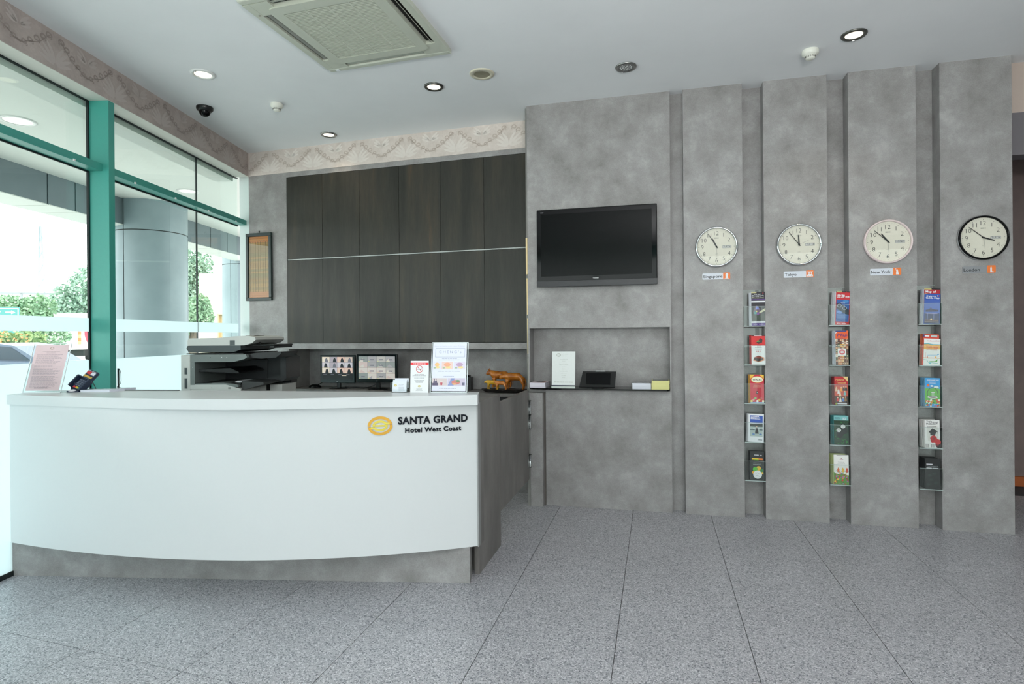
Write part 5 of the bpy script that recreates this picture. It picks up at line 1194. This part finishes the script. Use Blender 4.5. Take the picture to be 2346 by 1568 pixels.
# business cards
bc = thing('card_holder', 'small clear holder of business cards on the white counter top', 'card holder', (-1.535, 3.185, ZT), 0.10)
mb = MB(); mb.box(0, 0.10, 0, 0.06, 0, 0.003, ACRYLIC); mb.box(0, 0.10, -0.002, 0, 0, 0.02, ACRYLIC); mb.box(-0.002, 0, 0, 0.06, 0, 0.06, ACRYLIC); mb.box(0.10, 0.102, 0, 0.06, 0, 0.06, ACRYLIC); mb.obj('acrylic_tray', bc)
for k, (dy, z_, dx, h_) in enumerate(((0.004, 0.004, 0.008, 0.060), (0.022, 0.014, 0.004, 0.060), (0.040, 0.024, 0.010, 0.058))):
    t = thing('business_card', ('front', 'second', 'rearmost')[k] + ' white business card with a gold emblem in the clear holder', 'business card', M=Matrix.Translation((-1.535, 3.185, ZT)) @ Matrix.Rotation(0.10, 4, 'Z') @ Matrix.Translation((dx, dy, z_)) @ Matrix.Rotation(-0.12, 4, 'X'), group='business cards in the holder')
    mb = MB(); mb.box(0, 0.086, 0, 0.008, 0, h_, pm(232, 236, 246, 0.5)); mb.obj('card_stock', t)
    mb = MB(); mb.disc(.018, h_ - .022, .009, pm(206, 190, 110), 1, rz=.0065); mb.disc(.018, h_ - .022, .0045, pm(226, 216, 170), 2, rz=.003); mb.text('SANTA GRAND', .038, h_ - .018, .0032, pm(110, 116, 130), 1); mb.text('Hotel West Coast', .038, h_ - .024, .0026, pm(130, 136, 150), 1); mb.lines(.038, .08, .006, h_ - .03, 5, pm(190, 194, 204), 1, seed=k); mb.obj('card_print', t)
# no smoking sign
ns = thing('no_smoking_sign', 'white NO SMOKING tent card with red band beside the business cards', 'sign', (-1.418, 3.200, ZT), 0.10)
mb = MB(); TN = Matrix.Rotation(-0.08, 4, 'X'); mb.M = TN; mb.box(0, 0.110, 0, 0.0015, 0, 0.188, WHITE_P); mb.M = Matrix.Translation((0, 0.05, 0)) @ Matrix.Rotation(0.18, 4, 'X'); mb.box(0, 0.110, -0.0015, 0, 0, 0.188, WHITE_P); mb.obj('folded_card', ns)
RN = pm(232, 40, 48); GY = pm(150, 152, 158)
mb = MB(); mb.M = TN; mb.rect(0, 0.110, 0.163, 0.177, RN, 1); mb.text('NO SMOKING', .055, .166, .008, W_, 2, align='c', width=.074, bold=.035)
mb.ribbon([(.055 + .020 * math.cos(2 * PI * i / 28), .139 + .020 * math.sin(2 * PI * i / 28)) for i in range(29)], .0028, pm(206, 50, 60), 2); mb.ribbon([(.0412, .153), (.0688, .125)], .0028, pm(206, 50, 60), 3)
mb.rect(.042, .068, .136, .139, pm(60, 70, 84), 1); mb.ribbon([(.066, .14), (.069, .146), (.064, .15), (.066, .154)], .0014, GY, 1)
mb.clines(.055, .045, .083, .11, 4, GY, 1, seed=1, fill=.4); mb.clines(.055, .03, .056, .076, 3, GY, 1, seed=2, fill=.4)
mb.disc(.055, .038, .0085, pm(206, 190, 110), 1, rz=.006); mb.disc(.055, .038, .004, W_, 2, rz=.003); mb.clines(.055, .024, .01, .028, 3, GY, 1, seed=3, fill=.3); mb.obj('printed_sign', ns)
# restaurant menu in acrylic
mn = thing('menu_stand', "tall white CHENG's menu in acrylic stand at the right end of the counter", 'sign stand', (-1.292, 3.215, ZT), 0.08)
TM = Matrix.Rotation(-0.16, 4, 'X')
mb = MB(); mb.M = TM; mb.box(-0.006, 0.218, 0, 0.0025, 0, 0.300, ACRYLIC); mb.M = None; mb.box(-0.006, 0.218, -0.006, 0.07, 0, 0.003, ACRYLIC); mb.obj('acrylic_holder', mn)
mb = MB(); mb.M = TM
for a, b, c, d in ((-0.006, -0.003, 0, 0.3), (0.215, 0.218, 0, 0.3), (-0.006, 0.218, 0, 0.004), (-0.006, 0.218, 0.297, 0.3)): mb.box(a, b, -0.001, 0.003, c, d, EDG)
mb.obj('polished_edges', mn)
mb = MB(); mb.M = TM; mb.rect(0.002, 0.208, 0.010, 0.296, pm(228, 230, 250, 0.6), 1); LG = pm(176, 180, 200)
mb.text('Present your hotel key card & receive a 10% discount', .105, .274, .005, LG, 2, align='c', width=.185)
for a, b, c, d in ((.018, .198, .263, .2645), (.018, .198, .210, .2115), (.018, .0195, .21, .2645), (.1965, .198, .21, .2645)): mb.rect(a, b, c, d, pm(140, 146, 172), 2)
mb.text("CHENG's", .108, .234, .015, pm(150, 156, 184), 2, align='c', width=.135, space=1.5); mb.clines(.105, .07, .190, .206, 2, LG, 2, seed=1)
for cx, rr, c1, c2 in ((.030, .024, (226, 222, 236), (240, 196, 140)), (.093, .034, (236, 206, 200), (236, 170, 140)), (.168, .034, (222, 214, 232), (190, 160, 190))):
    x0 = max(.008, cx - rr); x1 = min(.204, cx + rr); mb.rect(x0, x1, .138, .184, pm(*c1), 2); mb.disc((x0 + x1) / 2, .166, (x1 - x0) * .3, pm(*c2), 3, rz=.012); mb.disc(x0 + (x1 - x0) * .6, .150, (x1 - x0) * .25, pm(236, 214, 150), 3, rz=.007); mb.disc(x0 + (x1 - x0) * .2, .147, .007, pm(170, 190, 160), 4, rz=.005)
mb.clines(.105, .095, .122, .132, 1, LG, 2, seed=3); mb.clines(.105, .045, .092, .102, 1, LG, 2, seed=4)
mb.rect(.004, .095, .042, .086, pm(214, 200, 200), 2); mb.rect(.006, .040, .042, .058, pm(92, 84, 108), 3); mb.rect(.012, .034, .058, .070, pm(104, 96, 120), 3); mb.rect(.016, .020, .07, .084, pm(92, 84, 108), 3); mb.rect(.026, .030, .07, .084, pm(92, 84, 108), 3); mb.poly([(.056, .044), (.066, .044), (.069, .064), (.053, .064)], pm(190, 90, 100), 3); mb.rect(.053, .069, .060, .066, pm(236, 220, 214), 4)
mb.rect(.099, .204, .042, .086, pm(206, 196, 214), 2); mb.poly([(.10, .042), (.12, .086), (.14, .086), (.135, .042)], pm(140, 150, 196), 3); mb.disc(.148, .062, .026, pm(206, 130, 120), 4, rz=.014); mb.disc(.16, .07, .014, pm(120, 150, 110), 5, rz=.006); mb.disc(.14, .052, .014, pm(226, 170, 120), 5, rz=.005); mb.rect(.186, .202, .044, .060, pm(110, 110, 134), 4)
mb.clines(.1, .07, .022, .032, 1, pm(140, 146, 160), 2, seed=7); mb.obj('printed_menu', mn)

# ================================================================== THINGS ON THE BACK BENCH
ZBn = 0.905
def bk(u, y, z=0.0): return (MK @ Vector((u, y, z))).to_tuple()
def monitor(label, u, y, w, z0, z1, kind, rz=0.0):
    t = thing('monitor', label, 'monitor', bk(u, y, ZBn), BCK_RZ + rz, 'monitors on the back bench')
    BZ = pm(20, 30, 32, 0.12)
    mb = MB(); mb.box(-w / 2, w / 2, -0.03, 0.0, z0, z1, BZ, 0.004); mb.box(-w * .32, w * .32, 0.0, 0.03, z0 + .05, z1 - .05, BLACK_MT, 0.01); mb.obj('casing', t)
    mb = MB(); mb.lathe([(0.0, 0.012), (0.06, 0.011), (0.105, 0.004), (0.105, 0.0)], BLACK_GL, 32); mb.v = [Vector((p.x, p.y * 0.75, p.z)) for p in mb.v]; mb.obj('stand_base', t)
    mb = MB(); mb.box(-0.022, 0.022, -0.008, 0.012, 0.008, z0 + 0.05, BLACK, 0.003); mb.obj('stand_neck', t)
    bx = 0.022; sx0, sx1 = -w / 2 + bx, w / 2 - bx; sz0, sz1 = z0 + 0.034, z1 - 0.020
    mb = MB(); rnd = random.Random(5 if kind else 6)
    pk = [(226, 190, 176), (206, 186, 176), (196, 190, 196), (170, 160, 168), (232, 214, 196)] if kind == 0 else [(196, 180, 176), (160, 158, 160), (180, 176, 172), (206, 196, 190), (140, 146, 144)]
    rows = 3 if kind == 0 else 4
    top = sz1; bot = sz0 + ((sz1 - sz0) * .28 if kind == 0 else 0)
    mb.rect(sx0, sx1, sz0, sz1, screen_mat('screen_dark', (24, 28, 30), .6), 1, -0.03)
    E = {c: screen_mat('screen_colour', c, .75) for c in pk}; DK = screen_mat('screen_shadow', (30, 36, 42), .6); YL = screen_mat('screen_text', (220, 210, 120), .7); GR_ = screen_mat('screen_grey', (112, 112, 122), .7)
    cw = (sx1 - sx0) / 4; ch = (top - bot) / rows
    for i in range(4):
        for j in range(rows):
            x = sx0 + i * cw; zz = bot + j * ch
            mb.rect(x + .0008, x + cw - .0008, zz + .0008, zz + ch - .0008, E[rnd.choice(pk)], 2, -0.03)
            if kind == 0:
                a = rnd.uniform(.25, .45); mb.poly([(x + cw * a, zz + .001), (x + cw * (a + .5), zz + .001), (x + cw * (a + .38), zz + ch * .6), (x + cw * (a + .25), zz + ch * .9), (x + cw * (a + .08), zz + ch * .6)], DK if rnd.random() < .65 else GR_, 3, -0.03)
            else:
                mb.poly([(x + .001, zz + .001), (x + cw * rnd.uniform(.4, .95), zz + .001), (x + cw * rnd.uniform(.2, .6), zz + ch * .6)], E[rnd.choice(pk)], 3, -0.03)
                if rnd.random() < .5: mb.rect(x + cw * .3, x + cw * .7, zz + ch * .3, zz + ch * .5, GR_, 4, -0.03)
                mb.rect(x + cw * .1, x + cw * .22, zz + ch * .06, zz + ch * .14, YL, 5, -0.03)
    if kind == 0:
        for i in range(4): mb.rect(sx0 + i * cw + cw * .15, sx0 + i * cw + cw * .62, bot - .014, bot - .010, GR_, 3, -0.03)
        mb.rect(sx0 + cw * 2.6, sx0 + cw * 3.2, bot - .026, bot - .021, E[pk[4]], 3, -0.03)
    mb.obj('screen', t)
    mb = MB(); mb.text('BenQ', 0, z0 + .012, .007, pm(200, 204, 206), 2, -0.03, 'c', bold=.02); mb.obj('maker_lettering', t)
    return t
monitor('left black monitor with three rows of camera pictures on the back bench', 1.000, 0.13, 0.400, 0.058, 0.345, 0, 0.02)
monitor('right black monitor with a grid of sixteen camera pictures on the back bench', 1.463, 0.12, 0.452, 0.072, 0.353, 1, 0.02)
ms = thing('desk_phone', 'black low device with a cable left of the monitors', 'device', bk(0.69, 0.16, ZBn), BCK_RZ)
mb = MB(); mb.lathe([(0.0, 0.034), (0.03, 0.032), (0.062, 0.018), (0.068, 0.0)], BLACK_GL, 24); mb.v = [Vector((p.x * 1.1, p.y * .7, p.z)) for p in mb.v]; mb.obj('body', ms)
mb = MB(); mb.tube([(0.04, 0, 0.03), (0.07, 0.02, 0.05), (0.12, 0.04, 0.075)], 0.004, BLACK, 8); mb.obj('cable', ms)
cbk = MB(); cbk.tube([(0, 0, 0.02), (0.06, -0.02, 0.012), (0.14, -0.03, 0.02), (0.22, 0, 0.012), (0.3, 0.0, 0.03), (0.36, 0.02, 0.055)], 0.004, BLACK, 6); place(cbk, 'power_cable', 'black cable looping between the two monitors on the bench', 'cable', bk(1.08, 0.12, ZBn - 0.005), BCK_RZ)
pb = thing('cash_box', 'pale grey socket box behind the business cards', 'socket box', bk(1.93, 0.20, ZBn), BCK_RZ)
mb = MB(); mb.box(-0.12, 0.22, 0, 0.10, 0.075, 0.118, pm(170, 176, 168, 0.5), 0.004); mb.box(0.0, 0.22, 0.0, 0.10, 0.0, 0.07, BLACK, 0.003); mb.obj('case', pb)
mb = MB(); mb.rect(-.07, -.06, .092, .100, BLACK, 1); mb.rect(-.05, -.04, .094, .102, BLACK, 1); mb.rect(.03, .06, .03, .04, pm(60, 80, 120), 1); mb.obj('sockets', pb)
ot = thing('desk_gadget', 'small black device half hidden behind the restaurant menu', 'device', bk(2.40, 0.2, ZBn), BCK_RZ)
mb = MB(); mb.box(-0.05, 0.03, 0, 0.08, 0, 0.13, BLACK, 0.006); mb.box(-0.04, 0.01, 0, 0.06, 0.13, 0.15, BLACK_GL, 0.004); mb.obj('case', ot)
tn = MB(); tn.box(-0.15, 0.15, -0.01, 0.0, 0, 0.006, pm(40, 44, 46, .4)); place(tn, 'keyboard_edge', 'thin dark keyboard edge on the bench front behind the cards', 'keyboard', bk(1.75, -0.005, ZBn), BCK_RZ)

# ---- carved cattle sculpture (skin modifier bodies)
sc = thing('cattle_sculpture', 'amber resin sculpture of two oxen and two calves on a dark base', 'sculpture', bk(2.815, 0.10, ZBn), BCK_RZ)
def amber(name, c0, c1):
    m = noise_mat(name, [(0.3, rgb(*c0)), (0.7, rgb(*c1))], 22, 4, rough=0.22, coords='obj'); return m
AMB = amber('amber_resin', (142, 74, 22), (204, 128, 44)); AMB_Y = amber('yellow_resin', (196, 140, 30), (236, 190, 60)); AMB_O = amber('orange_resin', (176, 96, 32), (214, 136, 60))
def skin(name, nodes, edges, radii, mat, parent, M):
    me = bpy.data.meshes.new(name); me.from_pydata([tuple(M @ Vector(n)) for n in nodes], edges, [])
    o = bpy.data.objects.new(name, me); COL.objects.link(o); o.parent = parent; FRAME[o.name] = FRAME[parent.name]
    sk = o.modifiers.new('skin', 'SKIN'); sk.use_smooth_shade = True
    lay = me.skin_vertices[0].data if me.skin_vertices else None
    if lay:
        s = M.to_scale()[0]
        for i, r in enumerate(radii): lay[i].radius = (r * s, r * s)
        lay[0].use_root = True
    sub = o.modifiers.new('sub', 'SUBSURF'); sub.levels = 1; sub.render_levels = 2
    me.materials.append(mat)
    return o
def ox(name, M, mat, head_up=0.0, horns=True):
    N = [(0, 0, .62), (-.22, 0, .66), (-.42, 0, .70), (.22, 0, .66), (.40, 0, .62),      # 0 belly .. 2 withers, 4 rump
         (-.56, 0, .74 + head_up * .6), (-.68, 0, .72 + head_up), (-.84, 0, .60 + head_up),   # neck, head, muzzle
         (-.40, .12, .42), (-.42, .13, .22), (-.42, .13, .02), (-.40, -.12, .42), (-.45, -.13, .22), (-.47, -.13, .02),
         (.38, .12, .42), (.44, .13, .22), (.40, .13, .02), (.38, -.12, .42), (.46, -.13, .22), (.42, -.13, .02),
         (.50, 0, .55), (.56, 0, .30), (.54, .02, .16)]
    E = [(0, 1), (1, 2), (0, 3), (3, 4), (2, 5), (5, 6), (6, 7), (2, 8), (8, 9), (9, 10), (2, 11), (11, 12), (12, 13), (4, 14), (14, 15), (15, 16), (4, 17), (17, 18), (18, 19), (4, 20), (20, 21), (21, 22)]
    R_ = [.21, .22, .215, .21, .205, .14, .11, .065, .085, .045, .045, .085, .045, .045, .10, .045, .045, .10, .045, .045, .04, .025, .03]
    b = len(N)
    if horns:
        N += [(-.66, .10, .82 + head_up), (-.70, .18, .92 + head_up), (-.66, -.10, .82 + head_up), (-.70, -.18, .92 + head_up)]
        E += [(6, b), (b, b + 1), (6, b + 2), (b + 2, b + 3)]; R_ += [.03, .012, .03, .012]
    else:
        N += [(-.64, .12, .78 + head_up), (-.64, -.12, .78 + head_up)]; E += [(6, b), (6, b + 1)]; R_ += [.035, .035]
    return skin(name, N, E, R_, mat, sc, M)
S = Matrix.Scale
ox('ox', Matrix.Translation((0.10, 0.0, 0.026)) @ S(0.185, 4), AMB, -0.05)
ox('ox', Matrix.Translation((-0.045, 0.05, 0.036)) @ Matrix.Rotation(0.12, 4, 'Z') @ S(0.185, 4), AMB, 0.08)
ox('calf', Matrix.Translation((-0.105, -0.045, 0.026)) @ S(0.105, 4), AMB_Y, 0.0, False)
ox('calf', Matrix.Translation((-0.02, -0.055, 0.025)) @ S(0.10, 4), AMB_O, 0.06, False)
mb = MB(); n = 28; rnd = random.Random(3)
ring = [(0.235 * math.cos(2 * PI * i / n) * rnd.uniform(.9, 1.05), 0.095 * math.sin(2 * PI * i / n) * rnd.uniform(.85, 1.05)) for i in range(n)]
vs = [(p[0] * .82, p[1] * .8, 0) for p in ring] + [(p[0], p[1], rnd.uniform(.022, .036)) for p in ring] + [(0, 0, .032)]
mb.add(vs, [tuple(range(n))[::-1]] + [(i, (i + 1) % n, n + (i + 1) % n, n + i) for i in range(n)] + [(n + i, n + (i + 1) % n, 2 * n) for i in range(n)], pm(28, 26, 24, 0.4)); mb.obj('base', sc)

# ---- framed bamboo picture
fp = thing('framed_picture', 'narrow dark framed picture of woven bamboo slats by the window corner', 'picture', bk(0.14, 0.0, 1.825), BCK_RZ)
PWd, PH = 0.322, 0.712
mb = MB(); FR = pm(34, 48, 46, 0.3)
for a, b, c, d in ((-PWd / 2, PWd / 2, 0, .032), (-PWd / 2, PWd / 2, PH - .032, PH), (-PWd / 2, -PWd / 2 + .032, .032, PH - .032), (PWd / 2 - .032, PWd / 2, .032, PH - .032)): mb.box(a, b, -.03, -.001, c, d, FR, .004)
mb.obj('frame', fp)
mb = MB(); mb.box(-PWd / 2 + .03, PWd / 2 - .03, -.010, -.002, .03, PH - .03, pm(120, 84, 48)); mb.obj('backing', fp)
rnd = random.Random(2); nsl = 30
for k in range(nsl):
    z0 = .034 + k * (PH - .068) / nsl; z1 = z0 + (PH - .068) / nsl * .86
    edge_ = k < 3 or k > nsl - 4
    c = rnd.choice([(190, 120, 54), (200, 132, 62), (176, 104, 44)]) if edge_ else rnd.choice([(164, 124, 46), (146, 116, 42), (176, 138, 56), (134, 118, 48)])
    mb = MB(); mb.box(-PWd / 2 + .034, PWd / 2 - .034, -.014, -.010, z0, z1, pm(*c, 0.4)); mb.obj('bamboo_slat', fp)
mb = MB()
for k in range(8): x = -PWd / 2 + .05 + k * (PWd - .1) / 7; mb.box(x - .003, x + .003, -.0155, -.014, .09, PH - .09, pm(120, 88, 44))
mb.obj('binding_threads', fp)
mb = MB(); mb.box(-PWd / 2 + .033, PWd / 2 - .033, -.0215, -.0205, .033, PH - .033, CLOCKGLASS); mb.obj('glass', fp)
mb = MB(); mb.tube([(0, -.012, PH), (0, -.012, PH + .012)], .004, BLACK, 8); mb.lathe([(.004, -.004), (.009, 0), (.004, .004)], BLACK, 12, (0, -.012, PH + .018), 'y'); mb.obj('hanging_hook', fp)

# ---- photocopier
pc = thing('photocopier', 'large grey and white office photocopier behind the counter by the window', 'photocopier', (-3.12, 3.862, 0), WIN_RZ)
PW = pm(206, 208, 204, 0.45); PG = pm(120, 128, 126, 0.45); PD = pm(30, 34, 36, 0.4); PV = pm(14, 15, 16, 0.3)
DW, DD = 0.40, 0.60      # x from -DW (window side) to 0, y from 0 away
mb = MB(); mb.box(-DW, 0, 0, DD, 0.03, 1.04, PW, 0.008); mb.prism([(-DW, 1.04), (0, 1.03), (0, 1.04), (-.12, 1.075), (-DW, 1.075)], 0.0, DD, PW, 'y'); mb.obj('lower_cabinet', pc)
mb = MB(); mb.box(-DW, -DW + .035, 0.0, DD, 1.07, 1.25, PG, .002); mb.box(-DW + .035, -.0, DD - .15, DD, 1.07, 1.25, PD); mb.obj('left_frame', pc)
mb = MB(); mb.prism([(-DW + .035, 1.255), (0.03, 1.255), (0.06, 1.275), (0.06, 1.30), (-0.02, 1.308), (-DW, 1.308), (-DW, 1.25), (-.02, 1.25)][0:6] + [(-DW, 1.25), (-.05, 1.25)], 0.0, 0.03, PG, 'y')
mb = MB(); mb.prism([(-DW, 1.250), (-.06, 1.250), (.03, 1.272), (.05, 1.285), (.04, 1.308), (-DW, 1.308)], 0.0, DD, PG, 'y'); mb.obj('upper_band', pc)
mb = MB(); mb.box(-DW + .04, -.01, .02, DD - .15, 1.078, 1.085, PV); mb.prism([(-DW + .04, 1.082), (-.14, 1.088), (-.03, 1.075), (-.02, 1.062), (-.02, 1.055), (-DW + .04, 1.055)], 0.001, DD - .16, PG, 'y'); mb.obj('output_tray', pc)
mb = MB(); mb.prism([(-DW + .05, 1.19), (-.10, 1.20), (-.03, 1.17), (-.03, 1.16), (-DW + .05, 1.175)], .03, DD - .16, PV, 'y'); mb.obj('inner_tray', pc)
mb = MB(); mb.prism([(-.10, 1.089), (-.04, 1.081), (-.02, 1.084), (-.08, 1.098)], .1, .3, WHITE_P, 'y'); place_ = mb.obj('paper_sheet', pc)
mb = MB(); mb.box(-DW - .03, .02, .0, DD, 1.310, 1.318, PV, .002); mb.obj('scanner_bed', pc)
mb = MB(); mb.prism([(-DW - .01, 1.325), (-.06, 1.325), (.0, 1.345), (0.0, 1.377), (-DW - .02, 1.377), (-DW - .03, 1.355)], .0, DD, pm(66, 74, 76, .4), 'y'); mb.obj('scanner_lid', pc)
mb = MB(); mb.prism([(-DW - .02, 1.378), (.03, 1.378), (.09, 1.395), (.12, 1.42), (.115, 1.44), (.06, 1.452), (-.05, 1.448), (-.16, 1.438), (-DW - .005, 1.434), (-DW - .02, 1.42)], 0.0, DD * .85, PW, 'y'); adf = mb.obj('document_feeder', pc)
mb = MB(); mb.box(-.085, -.045, -.001, .0005, 1.379, 1.418, pm(84, 92, 92)); mb.box(.0, .07, .08, .25, 1.4525, 1.455, pm(110, 112, 108)); mb.obj('hinge_cover', adf)
mb = MB(); mb.box(-.04, .24, .06, .40, 1.372, 1.384, PV, .004); mb.box(.20, .235, .06, .40, 1.355, 1.372, PV, .003); mb.box(.08, .10, .1, .13, 1.384, 1.405, PV); mb.obj('document_tray', pc)
mb = MB(); mb.prism([(-.06, 1.29), (.10, 1.318), (.30, 1.325), (.30, 1.312), (.26, 1.28), (.14, 1.272), (.03, 1.285)], .04, .36, PV, 'y'); mb.obj('control_panel', pc)
mb = MB(); mb.prism([(.0, 1.04), (.20, 1.075), (.225, 1.10), (.225, 1.27), (.19, 1.285), (.17, 1.285), (.18, 1.12), (.0, 1.09)], .30, .58, PD, 'y'); mb.box(-.01, .20, .46, .58, 1.05, 1.29, PD); mb.obj('finisher_unit', pc)
mb = MB(); mb.box(0.0, .19, .30, .58, .30, 1.05, PW, .006); mb.obj('finisher_base', pc)
mb = MB(); mb.prism([(.0, 1.03), (.17, 1.075), (.17, 1.09), (.0, 1.10)], .02, .30, pm(60, 62, 62, .5), 'y'); mb.obj('finisher_tray', pc)
mb = MB(); mb.prism([(-DW - .10, 1.06), (-DW - .065, 1.02), (-DW, 1.0), (-DW, 1.22), (-DW - .06, 1.22), (-DW - .10, 1.19)], .06, .5, PW, 'y'); mb.box(-DW - .075, -DW - .001, .0, .055, 1.0, 1.305, PW, .004); mb.obj('side_cover', pc)
mb = MB()
for a, b in ((1.155, 1.205), (1.045, 1.125)): mb.box(-DW - .045, -DW - .025, -.002, .0, a, b, pm(70, 78, 80))
mb.obj('port_panel', pc)
mb = MB()
for x, z, m_ in ((-.24, 1.285, PV), (-.15, 1.285, WHITE_P), (-.11, 1.285, WHITE_P), (-.38, 1.21, WHITE_P), (-.23, 1.05, PV)): mb.disc(x, z, .003, m_, 1, n=10, y=0.0)
mb.rect(-.10, -.08, 1.04, 1.055, pm(150, 152, 148), 2, y=0.0); mb.box(.06, .09, .298, .30, 1.0, 1.05, PV); mb.obj('buttons', pc)
